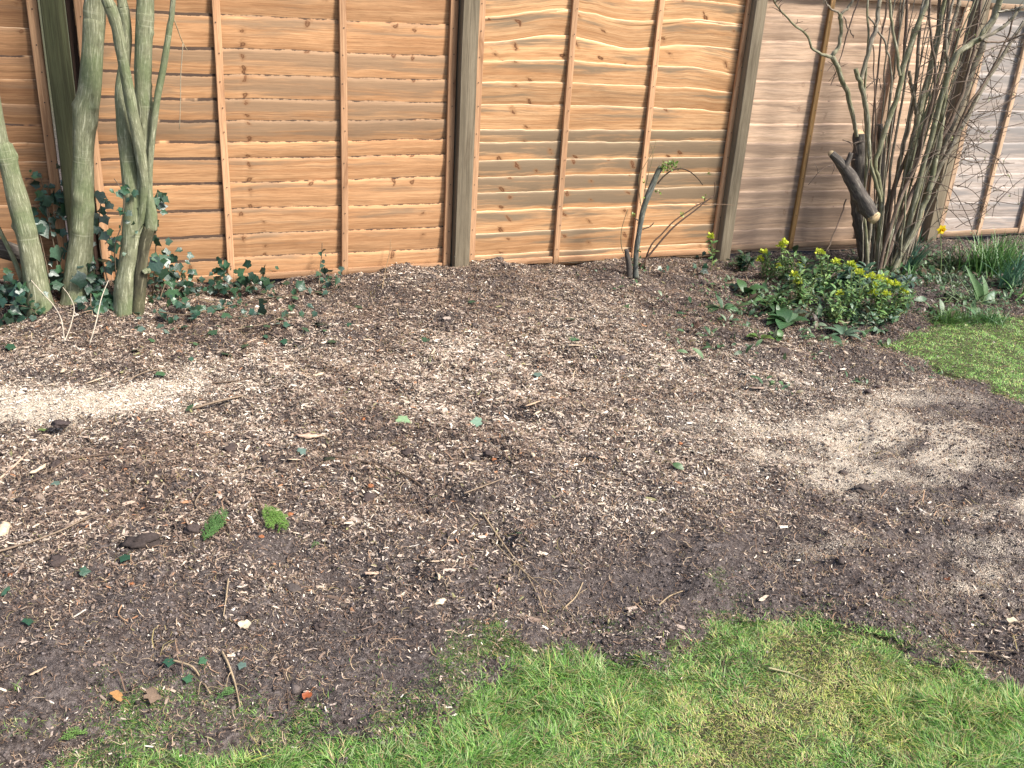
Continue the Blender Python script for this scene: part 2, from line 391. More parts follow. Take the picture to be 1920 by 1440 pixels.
M_WOOD = {
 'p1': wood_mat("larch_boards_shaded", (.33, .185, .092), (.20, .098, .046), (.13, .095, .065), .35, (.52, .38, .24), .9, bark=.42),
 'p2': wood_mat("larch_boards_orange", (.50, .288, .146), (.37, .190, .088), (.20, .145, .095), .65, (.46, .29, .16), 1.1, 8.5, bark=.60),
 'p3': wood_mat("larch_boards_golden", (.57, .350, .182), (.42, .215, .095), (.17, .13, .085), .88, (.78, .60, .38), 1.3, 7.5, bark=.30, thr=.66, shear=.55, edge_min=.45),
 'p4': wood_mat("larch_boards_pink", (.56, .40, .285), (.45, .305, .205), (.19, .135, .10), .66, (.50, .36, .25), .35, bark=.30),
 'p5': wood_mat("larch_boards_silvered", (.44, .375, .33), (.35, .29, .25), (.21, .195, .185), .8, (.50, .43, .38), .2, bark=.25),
 'batten': wood_mat("sawn_batten", (.50, .30, .17), (.37, .20, .105), (.22, .15, .09), .35, (.6, .4, .22), .5, 1.3),
 'batten_pale': wood_mat("sawn_batten_pale", (.43, .30, .20), (.32, .21, .135), (.12, .095, .07), .8, (.5, .38, .28), .3, 1.3),
 'batten_dark': wood_mat("stained_batten", (.34, .20, .075), (.17, .095, .04), (.035, .028, .022), .9, (.3, .2, .1), .3, 1.3),
 'post': wood_mat("treated_post", (.20, .165, .115), (.13, .105, .07), (.11, .10, .07), .5, (.25, .22, .15), .35, 1.2, (.07, .05, .03)),
 'post_dark': wood_mat("mossy_post", (.13, .135, .065), (.085, .085, .042), (.07, .06, .04), .5, (.15, .15, .09), .3, 1.2, (.05, .04, .02)),
 'dark_wood': wood_mat("dark_brown_wood", (.05, .028, .02), (.03, .018, .014), (.02, .015, .012), .5, (.06, .04, .03), .2, 1.2),
}
def bark_mat(name, base, pale, dark, su=55, sv=7, moss=(.10, .13, .04), moss_amt=.4):
    N = NT(name)
    uv = N.n('UVMap').outputs[0]; sp = N.n('SeparateXYZ'); N.l(uv, sp.inputs[0]); u, v = sp.outputs[0], sp.outputs[1]
    tc = N.n('TexCoord').outputs['Object']
    st = N.noise(N.xyz(N.math('MULTIPLY', u, su), N.math('MULTIPLY', v, sv), 0.0), 1.0, 5, .62, .6)
    big = N.noise(tc, 5.0, 4); med = N.noise(tc, 60.0, 4, .65)
    c = N.ramp(st, [(.30, dark), (.45, base), (.54, base), (.66, pale)])
    c = N.mix(N.math('MULTIPLY', N.step(big, .42, .62), moss_amt), c, moss)
    c = N.mix(.5, c, N.ramp(med, [(.3, (.65, .65, .65)), (.7, (1.25, 1.25, 1.25))]), 'MULTIPLY')
    rings = N.noise(N.xyz(N.math('MULTIPLY', u, 3), N.math('MULTIPLY', v, 60), 3.0), 1.0, 2)
    c = N.mix(N.math('MULTIPLY', N.step(rings, .64, .72), .35), c, pale)
    N.bump(N.math('ADD', st, N.math('MULTIPLY', med, .5)), .6, .006)
    return N.fin(c, .85, .2)
M_BARK = bark_mat("green_smooth_bark", (.19, .195, .12), (.40, .40, .28), (.095, .10, .058), 130, 14, moss=(.11, .145, .065), moss_amt=.6)
M_BARK_D = bark_mat("rotten_dark_bark", (.06, .055, .035), (.20, .18, .12), (.02, .017, .013), moss=(.13, .13, .06), moss_amt=.3)
M_BARK_S = bark_mat("shrub_bark", (.20, .17, .13), (.46, .42, .34), (.08, .065, .05), 120, 12, moss=(.15, .145, .08), moss_amt=.3)
M_BARK_G = bark_mat("shrub_mossy_bark", (.21, .195, .13), (.46, .44, .34), (.08, .075, .05), 120, 12, moss=(.12, .13, .05), moss_amt=.45)
M_BARK_R = bark_mat("shrub_red_bark", (.15, .105, .08), (.34, .27, .22), (.06, .042, .034), 90, 9, moss_amt=.08)
M_STUMP = bark_mat("cut_stump_bark", (.085, .072, .062), (.18, .16, .13), (.03, .026, .024), 80, 14, moss=(.05, .045, .04), moss_amt=.3)
M_BLUE = bark_mat("grey_stump_bark", (.10, .105, .095), (.25, .25, .21), (.045, .045, .042), 90, 14, moss=(.12, .13, .06), moss_amt=.3)

def attr_mat(name, rough=.6, spec=.25, trans=0.0, nscale=0, namt=.4):
    N = NT(name); a = N.n('Attribute', attribute_name='Col').outputs['Color']; c = a
    if nscale:
        nz = N.noise(N.n('TexCoord').outputs['Object'], nscale, 4, .65)
        c = N.mix(namt, a, N.ramp(nz, [(.3, (.4, .4, .4)), (.7, (1.4, 1.4, 1.4))]), 'MULTIPLY')
        N.bump(nz, .5, .004)
    N.fin(c, rough, spec)
    if trans:
        tr = N.n('BsdfTranslucent'); N.l(c, tr.inputs[0]); mx = N.n('MixShader'); mx.inputs[0].default_value = trans
        N.l(N.b.outputs[0], mx.inputs[1]); N.l(tr.outputs[0], mx.inputs[2]); N.l(mx.outputs[0], N.o.inputs[0])
    return N.m
M_LEAF = attr_mat("leaf_green", .42, .5, .18, 90, .35)
M_IVY = attr_mat("ivy_glossy", .36, .55, .06, 70, .4)
M_GRASS = attr_mat("grass_blades", .55, .3, .30)
M_CHIP = attr_mat("wood_chips", .85, .15)
M_BITS = attr_mat("litter_pieces", .85, .15, 0, 120, .5)
M_CLOD = attr_mat("soil_clods", .95, .1, 0, 160, .6)
M_PETAL = attr_mat("flower_petals", .5, .3, .25)

M_NAIL = attr_mat("nail_heads", .5, .4)
def soil_mat():
    N = NT("garden_soil")
    tc = N.n('TexCoord').outputs['Object']
    at = N.n('Attribute', attribute_name='Col'); sc = N.n('SeparateColor'); N.l(at.outputs['Color'], sc.inputs[0])
    dust, lawn, bare = sc.outputs[0], sc.outputs[1], sc.outputs[2]
    n1 = N.noise(tc, 7, 5, .6); n2 = N.noise(tc, 55, 5, .65); n3 = N.noise(tc, 260, 3, .6); n4 = N.noise(tc, 420, 2, .6)
    c = N.ramp(n2, [(.34, (.026, .020, .018)), (.5, (.10, .080, .072)), (.66, (.24, .20, .182))])
    c = N.mix(N.math('MULTIPLY', N.step(n1, .45, .65), .45), c, (.105, .080, .072))
    c = N.mix(N.math('MULTIPLY', bare, .45), c, N.ramp(n3, [(.36, (.042, .034, .031)), (.5, (.135, .110, .102)), (.64, (.28, .24, .225))]))
    # fine sawdust lying on the soil as separate specks
    sp = N.step(N.math('ADD', n3, N.math('MULTIPLY', N.math('SUBTRACT', dust, .40), .62)), .50, .62)
    c = N.mix(N.math('MULTIPLY', sp, .9), c, N.ramp(n4, [(.3, (.55, .45, .34)), (.7, (.80, .70, .57))]))
    # pale fibres and flecks everywhere
    fl = N.noise(tc, 330, 2, .5, 1.5)
    c = N.mix(N.math('MULTIPLY', N.step(fl, .66, .72), .55), c, (.34, .26, .19))
    c = N.mix(N.math('MULTIPLY', lawn, .7), c, N.ramp(n2, [(.3, (.03, .035, .012)), (.7, (.11, .115, .04))]))
    N.bump(N.math('ADD', N.math('MULTIPLY', n2, .8), N.math('MULTIPLY', n3, .5)), 1.0, .022)
    return N.fin(c, .95, .1)
M_SOIL = soil_mat()
def cut_mat(name, c1, c2):
    N = NT(name); nz = N.noise(N.n('TexCoord').outputs['Object'], 60, 4, .6, 1.0)
    return N.fin(N.ramp(nz, [(.35, c1), (.65, c2)]), .8, .2)
M_CUT = cut_mat("sawn_wood_end", (.42, .25, .13), (.60, .42, .26))
M_CUTP = cut_mat("pale_sawn_end", (.34, .24, .13), (.50, .39, .24))
M_CUTG = cut_mat("weathered_sawn_end", (.26, .20, .12), (.38, .30, .18))

# ------------------------------------------------------------------ ground: one sheet to the horizon
def axis(a, b, step, far):
    core = np.arange(a, b + 1e-6, step); ext = np.array([.05, .12, .25, .5, 1, 2, 4, 8, 16, 40, 100, far])
    return np.concatenate([(a - ext)[::-1], core, b + ext])
gx = axis(-1.1, 7.6, .0105, 300); gy = axis(.55, 5.75, .0105, 300)
XX, YY = np.meshgrid(gx, gy)
ZZ = hgt(XX, YY)
nx, ny = len(gx), len(gy)
idx = np.arange(nx * ny).reshape(ny, nx)
q = np.stack([idx[:-1, :-1], idx[:-1, 1:], idx[1:, 1:], idx[1:, :-1]], -1).reshape(-1, 4)
lawn_c = lawn_mask(XX, YY, .05).astype(float)
far_c = np.clip((np.hypot(XX - 2.5, YY - 3) - 7) / 3, 0, 1)
dcol = np.stack([np.maximum(blobs(XX, YY, DUST), 1.1 * blobs(XX, YY, HEAP)), np.maximum(lawn_c, far_c), blobs(XX, YY, BARE)], -1).reshape(-1, 3)
me = npmesh("ground", np.stack([XX, YY, ZZ], -1).reshape(-1, 3), q, None, dcol, None, M_SOIL, True)
ground = link("ground", me); ground['kind'] = 'structure'; ground['label'] = 'dark garden soil bed strewn with wood chips and sawdust'

# ------------------------------------------------------------------ wood chips, strands, crumbs (nobody could count them)
def chip_shape(kind):
    if kind == 0: V = [(-.9, -1, 0), (0, -.55, .5), (1, -1.05, .1), (1.1, -.1, 0), (.1, .5, .55), (-1, 0, .05)]
    elif kind == 1: V = [(-.5, -1, 0), (0, -.8, .25), (.5, -1.1, 0), (.9, 1, .1), (.1, .8, .4), (-.8, .9, .1)]
    elif kind == 2: V = [(-.3, -1.2, 0), (.2, -.4, .5), (.5, -.5, .4), (.35, 1.1, .1), (-.1, .4, .6), (-.6, .3, .3)]
    else: V = [(-.7, -1, 0), (0, -1.3, .1), (.8, -.7, 0), (.6, .8, .35), (0, 1.2, .5), (-.9, .6, .3)]
    V = np.array(V, float); V[:, 2] -= .2
    if kind < 1: V = V[:, [1, 0, 2]]
    return V
CQ = [[0, 1, 4, 5], [1, 2, 3, 4]]
PAL = np.array([(.60, .49, .37), (.49, .38, .28), (.46, .355, .28), (.33, .24, .175), (.22, .15, .11), (.12, .082, .062), (.055, .04, .036), (.40, .19, .09), (.76, .67, .55), (.27, .25, .11)])
def scatter_xy(n, x0, x1, y0, y1, f):
    X = []; k = 0
    while k < n:
        a = rng.uniform(x0, x1, n * 2); b = rng.uniform(y0, y1, n * 2)
        keep = rng.random(n * 2) < f(a, b)
        X.append(np.stack([a[keep], b[keep]], 1)); k += keep.sum()
    return np.vstack(X)[:n]
def infov(x, y, mrg=.10):
    d = np.stack([x, y, np.zeros_like(x)], -1) - EYE
    c = d @ CAMR                                       # to camera axes
    u = c[..., 0] / c[..., 2] * FPX / 960; v = c[..., 1] / c[..., 2] * FPX / 720
    return (np.abs(u) < 1 + mrg * 3) & (v < 1 + mrg * 3)
def mulch(x, y):
    d = np.clip(.28 + .9 * np.clip((y - 1.9) / 1.5, 0, 1), 0, 1) * (1 - .85 * blobs(x, y, BARE))
    d = np.maximum(d, .9 * np.maximum(blobs(x, y, DUST), blobs(x, y, HEAP))); d *= .75 + .9 * fbm(x, y, 5, 77)
    d = d * np.where(y < 5.46, 1, .05)
    d = d * (1 - .88 * np.clip((x - 3.7) / .6, 0, 1) * np.clip((y - 3.75) / .35, 0, 1))
    return np.clip(d, 0.10, 1) * np.where(lawn_mask(x, y, .06), .035, 1)
gl = []
NC = 860000
XY = scatter_xy(NC, -1.2, 7.2, 1.0, 5.5, lambda a, b: mulch(a, b) * np.where(infov(a, b), 1, .25))
x, y = XY[:, 0], XY[:, 1]
du = np.maximum(blobs(x, y, DUST), blobs(x, y, HEAP)); co = blobs(x, y, COARSE); dk = blobs(x, y, DARKM); ba = blobs(x, y, BARE)
wts = np.array([1.25, 1.7, 1.6, 2.3, 2.7, 2.9, 2.8, .26, .8, .18])
pw = np.repeat(wts[None], NC, 0)
pw[:, [0, 8]] *= (1 + 9 * du + 140 * np.clip(du - .5, 0, 1))[:, None]; pw[:, [1, 2]] *= (1 + 2.5 * du)[:, None]; pw[:, 4:7] *= (1 + 2.2 * dk + .8 * ba)[:, None]; pw[:, [0, 8]] *= (1 - .45 * dk)[:, None]
pb = np.exp(2.2 * fbm(x, y, 3.2, 123) + 1.2 * fbm(x, y, 14, 124)) ; pw[:, [0, 1, 2, 8]] *= pb[:, None]; pw[:, [0, 1, 8]] *= (.45 + .55 * np.clip((y - 1.9) / 1.3, 0, 1))[:, None]; pw = np.cumsum(pw, 1); ci = (rng.random(NC)[:, None] * pw[:, -1:] > pw).sum(1)
cc = (PAL[ci] * .88 + .12 * PAL[ci].mean(1, keepdims=True)) * rng.uniform(.75, 1.2, (NC, 1))
L = np.exp(rng.normal(math.log(.0033), .60, NC)) * (1 + .60 * co - .45 * du - .56 * ba); L = L * (1 - .28 * np.clip((x - 2.3) / 1.5, 0, 1)); L = np.clip(L * np.clip(.55 + .45 * (y - 1.3) / 1.3, .5, 1) * np.where(rng.random(NC) < .03, 1.8, 1), .0013, .019)
Wd = L * rng.uniform(.22, .55, NC)
z = hgt(x, y) + .001 + rng.random(NC) * .006
Mx = rots(rng.uniform(0, 6.283, NC), rng.normal(0, .42, NC) * np.clip(.006 / L, .35, 1), rng.normal(0, .42, NC))
kk = rng.integers(0, 4, NC)
for k in range(4):
    s = kk == k
    gl.append(inst(chip_shape(k), CQ, None, np.stack([x, y, z], 1)[s], Mx[s], np.stack([Wd, L, Wd * .8], 1)[s], cc[s]))
g = merge(*gl)
o = link("wood_chips", npmesh("wood_chips", g['V'], g['q'], None, g['col'], None, M_CHIP)); o['kind'] = 'stuff'; o['label'] = 'pale and brown shredded wood chips covering the bed'; o['category'] = 'wood chips'
# strands: shredded fibre, needles, roots
NS = 70000
XY = scatter_xy(NS, -1.2, 7.0, 1.2, 5.45, lambda a, b: np.clip(.5 * mulch(a, b) + .4 + .5 * fbm(a, b, 4, 88), 0, 1) * (1 - .85 * blobs(a, b, HEAP)) * np.where(lawn_mask(a, b), .1, 1) * np.where(infov(a, b), 1, .2))
sV = []
for s_ in np.linspace(-1, 1, 6):
    for e in (-1, 1): sV.append((e * .5, s_, 0))
sV = np.array(sV); sq = [[2 * i, 2 * i + 1, 2 * i + 3, 2 * i + 2] for i in range(5)]
gl = []
for var in range(6):
    s = np.arange(NS) % 6 == var; n = s.sum()
    b = sV.copy(); t = b[:, 1]
    b[:, 0] = b[:, 0] * .0022
    bend = np.random.default_rng(var).uniform(-.5, .5); b2 = b.copy(); b2[:, 0] += bend * .02 * (t * t) + .006 * np.sin(t * 4 + var); b2[:, 2] += .006 * np.cos(t * 3 + var) - .002
    b2[:, 1] *= .02
    x, y = XY[s, 0], XY[s, 1]
    ll = np.exp(rng.normal(-.75, .6, n)); wl = .35 + .3 * ll
    pal = np.array([(.30, .19, .12), (.15, .095, .065), (.44, .33, .22), (.09, .06, .05), (.25, .20, .09)])[rng.choice(5, n, p=[.3, .27, .2, .15, .08])] * rng.uniform(.8, 1.15, (n, 1))
    gl.append(inst(b2, sq, None, np.stack([x, y, hgt(x, y) + .008 + .004 * rng.random(n)], 1), rots(rng.uniform(0, 6.28, n), rng.normal(0, .12, n), rng.normal(0, .3, n)), np.stack([wl, ll, ll], 1), pal))
g = merge(*gl)
o = link("fibre_litter", npmesh("fibre_litter", g['V'], g['q'], None, g['col'], None, M_CHIP)); o['kind'] = 'stuff'; o['label'] = 'thin shredded bark fibres and dry needles lying on the soil'; o['category'] = 'litter'
# crumbs of soil
NR = 170000
XY = scatter_xy(NR, -1.2, 7.2, 1.2, 5.5, lambda a, b: np.clip(.35 + .5 * blobs(a, b, DARKM) + .3 * blobs(a, b, BARE) + fbm(a, b, 4, 66), .03, 1) * np.where(lawn_mask(a, b), .04, 1) * (1 - .95 * blobs(a, b, HEAP)) * np.where(infov(a, b), 1, .2))
oc = np.array([(1, 0, 0), (-1, 0, 0), (0, 1, 0), (0, -1, 0), (0, 0, .8), (0, 0, -.6)], float); ot = [[0, 2, 4], [2, 1, 4], [1, 3, 4], [3, 0, 4], [2, 0, 5], [1, 2, 5], [3, 1, 5], [0, 3, 5]]
gl = []
for var in range(5):
    s = np.arange(NR) % 5 == var; n = s.sum(); b = oc * np.random.default_rng(var + 40).uniform(.6, 1.3, (6, 1))
    x, y = XY[s, 0], XY[s, 1]
    sz = np.minimum(np.exp(rng.normal(math.log(.0022), .6, n)), .007)
    pal = np.array([(.05, .040, .036), (.105, .084, .077), (.19, .157, .145)])[rng.integers(0, 3, n)] * rng.uniform(.8, 1.3, (n, 1))
    gl.append(inst(b, None, ot, np.stack([x, y, hgt(x, y) + sz * .4], 1), rots(rng.uniform(0, 6.28, n), rng.normal(0, .5, n), rng.normal(0, .5, n)), sz, pal))
nb = 900
XY = scatter_xy(nb, -1.0, 6.8, 1.3, 5.4, lambda a, b: np.clip(.15 + .6 * blobs(a, b, DARKM) + .35 * blobs(a, b, BARE) + 1.1 * fbm(a, b, 3, 67), .01, 1) * np.where(lawn_mask(a, b), 0, 1) * (1 - blobs(a, b, HEAP)))
for var in range(6):
    s = np.arange(nb) % 6 == var; n = s.sum(); b = rock(1, 900 + var, (1, 1, .6), 1, .5); x, y = XY[s, 0], XY[s, 1]
    sz = np.clip(np.exp(rng.normal(math.log(.007), .45, n)), .004, .019)
    gl.append(inst(b['V'], None, b['t'], np.stack([x, y, hgt(x, y) + sz * .15], 1), rots(rng.uniform(0, 6.28, n), rng.normal(0, .4, n), rng.normal(0, .4, n)), sz, np.array([(.045, .035, .032), (.085, .067, .06), (.13, .105, .095)])[rng.integers(0, 3, n)] * rng.uniform(.8, 1.2, (n, 1))))
g = merge(*gl)
o = link("soil_crumbs", npmesh("soil_crumbs", g['V'], None, g['t'], g['col'], None, M_CLOD)); o['kind'] = 'stuff'; o['label'] = 'dark crumbs of loose soil among the chips'; o['category'] = 'soil'

# ------------------------------------------------------------------ lawns and moss
def blade_shape(bend, n=3):
    V = []
    for i in range(n + 1):
        s = i / n; wdt = .5 * (1 - s ** 1.6) + .04
        yy = bend * s * s; zz = s * (1 - .25 * abs(bend) * s)
        V += [(-wdt, yy, zz), (wdt, yy, zz)]
    return np.array(V), [[2 * i, 2 * i + 1, 2 * i + 3, 2 * i + 2] for i in range(n)]
YEL = [make_blob(*b) for b in [(1480, 1340, 260, 80, 1), (1330, 1420, 200, 50, .9), (1650, 1400, 140, 40, .9), (1560, 1240, 130, 40, .6), (1280, 1280, 80, 30, .5), (1150, 1400, 120, 40, .5), (1000, 1420, 100, 30, .3)]]
LONG = [make_blob(*b) for b in [(1060, 1270, 130, 50, 1), (1830, 1330, 140, 60, 1), (960, 1350, 100, 40, .7), (1150, 1320, 90, 50, .6), (450, 1425, 140, 25, .6), (1860, 1420, 90, 40, .8), (760, 1400, 140, 40, .7)]]
def grass(name, poly, n, box, label, hscale=1.0, fov=.3, bright=1.0, jit=.035, sparse=0.0, edge=.022):
    def f(a, b):
        fz = np.random.default_rng(3).normal(0, 1, (2,) + np.shape(a)) * edge
        jx = a + jit * fbm(a, b, 9, 5) * 2 + fz[0]; jy = b + jit * fbm(a, b, 9, 8) * 2 + fz[1]
        ins = in_poly(jx, jy, poly)
        return ins * np.where(infov(a, b), 1, fov) * np.clip(1 - sparse + 1.2 * fbm(a, b, 7, 15) + (.2 if sparse == 0 else 0), .08 if sparse == 0 else 0, 1)
    XY = scatter_xy(n, *box, f); x, y = XY[:, 0], XY[:, 1]
    ye = np.clip(blobs(x, y, YEL) + .5 * fbm(x, y, 6, 71), 0, 1); lo = blobs(x, y, LONG)
    h = rng.uniform(.009, .025, n) * (1 + 2.1 * lo - .35 * ye) * hscale
    wd = rng.uniform(.0008, .0016, n) * (1 + .35 * lo)
    # tufts lean together
    ly = fbm(x, y, 10, 41) * 9 + rng.normal(0, .9, n)
    lean = np.abs(rng.normal(.55, .38, n))
    green = np.array([(.085, .20, .035), (.13, .27, .05), (.18, .31, .075), (.05, .125, .03), (.28, .36, .16)])[rng.integers(0, 5, n)]
    yel = np.array([(.40, .39, .11), (.30, .36, .09), (.48, .45, .20), (.22, .31, .07), (.40, .33, .17)])[rng.integers(0, 5, n)]
    mixf = (rng.random(n) < ye * .8 + .08)[:, None]
    c = np.where(mixf, yel, green) * rng.uniform(.75, 1.2, (n, 1)) * bright
    dead = rng.random(n) < .12; c[dead] = np.array([.36, .27, .15]) * rng.uniform(.6, 1.2, (dead.sum(), 1))
    P = np.stack([x, y, hgt(x, y) - .002], 1); gl = []
    for k, bend in enumerate((.25, .6, 1.0, 1.5)):
        s = (np.arange(n) % 4) == k
        bV, bq = blade_shape(bend)
        M = rots(ly[s], -lean[s], rng.normal(0, .25, s.sum()))
        gl.append(inst(bV, bq, None, P[s], M, np.stack([wd[s] * 1.6, h[s], h[s]], 1), c[s]))
    g = merge(*gl)
    o = link(name, npmesh(name, g['V'], g['q'], None, g['col'], None, M_GRASS)); o['kind'] = 'stuff'; o['label'] = label; o['category'] = 'grass'
    return o
grass("lawn_grass", LAWN_A, 270000, (-1.0, 3.0, .45, 2.1), 'near lawn of green grass and yellow moss at the front of the bed', 1.0, .22, 1.32)
grass("lawn_grass", LAWN_B, 120000, (3.3, 7.6, 1.7, 4.6), 'bright green lawn corner beyond the bare soil on the right', .75, .2, 2.15)
grass("moss", MOSS_A, 80000, (-.8, 2.6, 1.2, 2.5), 'patchy low moss and thin grass fading from lawn into soil', .42, .3, .78, .14, .55, .06)

# ------------------------------------------------------------------ fence
FY = 5.50                                              # front plane of the boards
def fX(px, py): return float(F(px, py, FY)[0])
def fZ(px, py): return float(F(px, py, FY)[2])
def boards(x0, x1, edges, seed, wav, jag, gapf, tilt_px=None, grey=None, ybase=FY, warp=.0, edgef=None, band=.017, lip=1.0):
    """lapped waney boards: edges = heights of the top edges, lowest last; each lower board laps in front of the one above it"""
    rs = np.random.default_rng(seed)
    n = int((x1 - x0) / .012) + 1; u = np.linspace(x0, x1, n)
    E = sorted(edges); gs = []
    zb = .03; grp = rs.random()
    for i, ze in enumerate(E):
        if rs.random() < .3: grp = rs.random()
        wv = wav(i) if callable(wav) else wav
        def topz(k): return E[k] + (wav(k) if callable(wav) else wav) * (fbm(u + 20 * seed, u * 0 + 3.1 * (k // 4) + k * .06, 1.15, seed, 2)) + jag * fbm(u, u * 0 + 7.7 * k, 11, seed + 5, 3)
        zt = topz(i)
        zlow = (topz(i - 1) - .028) if i else np.full(n, .03)
        gap = np.maximum(gapf(i, u) if callable(gapf) else gapf * fbm(u, u * 0 + i * 4.3, 2.5, seed + 31, 2) * 2, 0)
        yt = ybase - .012 * lip - gap - warp * fbm(u, u * 0 + 9.3 * i, 2, seed + 77, 2)
        ylo = ybase + .004 * lip + 0 * u
        thick = .007 * lip
        rows = []; ed = []
        for fr in (0, .25, .5, .75):
            rows.append((u, ylo + (yt - ylo) * fr - .003 * math.sin(fr * math.pi), zlow + (zt - band - .001 - zlow) * fr)); ed.append(0)
        rows.append((u, yt + .0005, zt - band)); ed.append(0)
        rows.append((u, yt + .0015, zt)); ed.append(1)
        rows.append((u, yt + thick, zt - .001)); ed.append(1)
        rows.append((u, ylo + thick, zlow)); ed.append(0)
        V = np.stack([np.stack(r, -1) for r in rows]); k = len(rows)
        vv = np.stack([r[2] - zlow for r in rows])
        uv = np.stack([np.repeat((u - x0 + 3 * grp)[None], k, 0), vv], -1)
        ga = .5 if grey is None else grey(i, len(E))
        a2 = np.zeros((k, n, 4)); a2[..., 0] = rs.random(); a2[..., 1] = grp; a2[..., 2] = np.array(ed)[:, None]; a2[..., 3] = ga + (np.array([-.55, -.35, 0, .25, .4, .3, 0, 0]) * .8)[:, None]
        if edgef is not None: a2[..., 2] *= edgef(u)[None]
        ii = np.arange(k * n).reshape(k, n)
        q = np.stack([ii[:-1, :-1], ii[:-1, 1:], ii[1:, 1:], ii[1:, :-1]], -1).reshape(-1, 4)
        gs.append(dict(V=V.reshape(-1, 3), q=q, uv=uv.reshape(-1, 2), attr2=a2.reshape(-1, 4)))
    return merge(*gs)
TOP = 1.745
def nailhead(p, r=.0035):
    th = np.linspace(0, 2 * math.pi, 9)[:-1]
    V = np.vstack([[p[0], p[1] - .0015, p[2]], np.stack([p[0] + r * np.cos(th), np.full(8, p[1]), p[2] + r * np.sin(th)], 1)])
    return dict(V=V, t=np.array([[0, 1 + (j + 1) % 8, 1 + j] for j in range(8)]), col=np.repeat([[.035, .025, .02]], 9, 0))
def fence_panel(label, x0, x1, edges, mat, bmat, battens, seed, wav, jag, gapf, grey=None, bw=.040, zbot=.02, lean=None, rail=True, edge_w=.048, warp=.003, edgef=None, band=.017, lip=1.0):
    t = thing("wooden_fence", label, "fence", (.5 * (x0 + x1), FY, 0), "lapped wooden fence panels")
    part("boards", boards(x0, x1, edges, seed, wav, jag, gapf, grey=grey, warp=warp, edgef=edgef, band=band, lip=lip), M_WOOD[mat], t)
    yb = FY - .030
    def batten(x, wd, nm, k, bm=None):
        b = bar((x, yb, zbot), (x, yb, TOP - .035), wd, .020, 30, seed * 10 + k, .0035)
        b['attr2'][:, 3] = random.uniform(.2, .6)
        ns = merge(*[nailhead((x + random.uniform(-.008, .008), yb - .0108 - .0035, zz + random.uniform(-.02, .02))) for zz in np.arange(.12, TOP - .06, .145)])
        k0 = len(b['V']); nn = len(ns['V'])
        g = dict(V=np.vstack([b['V'], ns['V']]), q=b['q'], t=np.vstack([b['t'], ns['t'] + k0]), uv=np.vstack([b['uv'], np.zeros((nn, 2))]), attr2=np.vstack([b['attr2'], np.zeros((nn, 4))]), col=np.vstack([np.zeros((k0, 3)), ns['col']]))
        o = part(nm, g, [M_WOOD[bm or bmat], M_NAIL], t)
        mi = np.zeros(len(g['q']) + len(g['t']), np.int32); mi[-len(ns['t']):] = 1; o.data.polygons.foreach_set("material_index", mi)
    for k, x in enumerate(battens):
        if mat == 'p4' and k == 0:
            batten(x, bw, "batten", k, 'batten_dark')
        else: batten(x, bw, "batten", k)
    batten(x0 + edge_w / 2, edge_w, "edge_batten", 7); batten(x1 - edge_w / 2, edge_w, "edge_batten", 8)
    if rail: part("top_rail", bar((x0, yb - .001, TOP - .016), (x1, yb - .001, TOP - .016), .040, .024, 20, seed + 3), M_WOOD[bmat], t)
    part("bottom_rail", bar((x0 + edge_w, yb + .006, zbot + .022), (x1 - edge_w, yb + .006, zbot + .022), .040, .018, 20, seed + 5), M_WOOD[bmat], t)
    return t
def zs(px, ys): return [fZ(px, y) for y in ys]
# panel behind the trunks
p1x1 = fX(97, 215)
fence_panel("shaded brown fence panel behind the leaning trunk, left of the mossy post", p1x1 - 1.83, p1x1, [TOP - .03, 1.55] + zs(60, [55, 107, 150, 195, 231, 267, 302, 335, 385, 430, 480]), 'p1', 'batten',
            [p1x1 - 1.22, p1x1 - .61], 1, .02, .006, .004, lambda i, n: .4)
# panel two
p2x0, p2x1 = fX(160, 215), fX(848, 260)
LB = fX(415, 215)
fence_panel("orange fence panel with dark gaps between boards, right of the tree trunks", p2x0, p2x1, [TOP - .03, 1.60] + zs(520, [30, 92, 140, 185, 223, 262, 292, 337, 388, 435, 478, 512]), 'p2', 'batten',
            [LB, fX(642, 260)], 2, .016, .005, lambda i, u: np.where(u < LB + .1, .0085, .004) * (.25 + 2.2 * fbm(u, u * 0 + i * 4.3, 2.2, 31, 2)), lambda i, n: .35 + .4 * (i in (7, 8, 9, 10)), edgef=lambda u: np.where(u < LB, 1.25, .55), band=.024)
# panel three
p3x0, p3x1 = fX(881, 260), fX(1384, 160)
fence_panel("golden fence panel with wavy boards above and straight grey streaked boards below", p3x0, p3x1, [TOP - .03, 1.62, 1.50] + zs(960, [30, 80, 120, 160, 201, 243, 267, 300, 331, 360, 394, 435, 475, 498]), 'p3', 'batten',
            [fX(1063, 160), fX(1219, 160)], 3, lambda i: .11 if i > 8 else .010, .006, .003, lambda i, n: (.86 if 3 < i < 9 else .5 if i <= 3 else .36), warp=.006)
# panel four
p4x0, p4x1 = fX(1411, 60), fX(1806, 40)
fence_panel("pinkish beige fence panel directly behind the many stemmed shrub", p4x0, p4x1, [TOP - .03, 1.60] + zs(1480, [42, 75, 111, 151, 187, 231, 267, 293, 329, 356, 387, 427, 463]), 'p4', 'batten_pale',
            [fX(1545, 60), fX(1684, 60)], 4, .035, .006, .0006, lambda i, n: .72 if i < 7 else .3, zbot=.03, lip=.36)
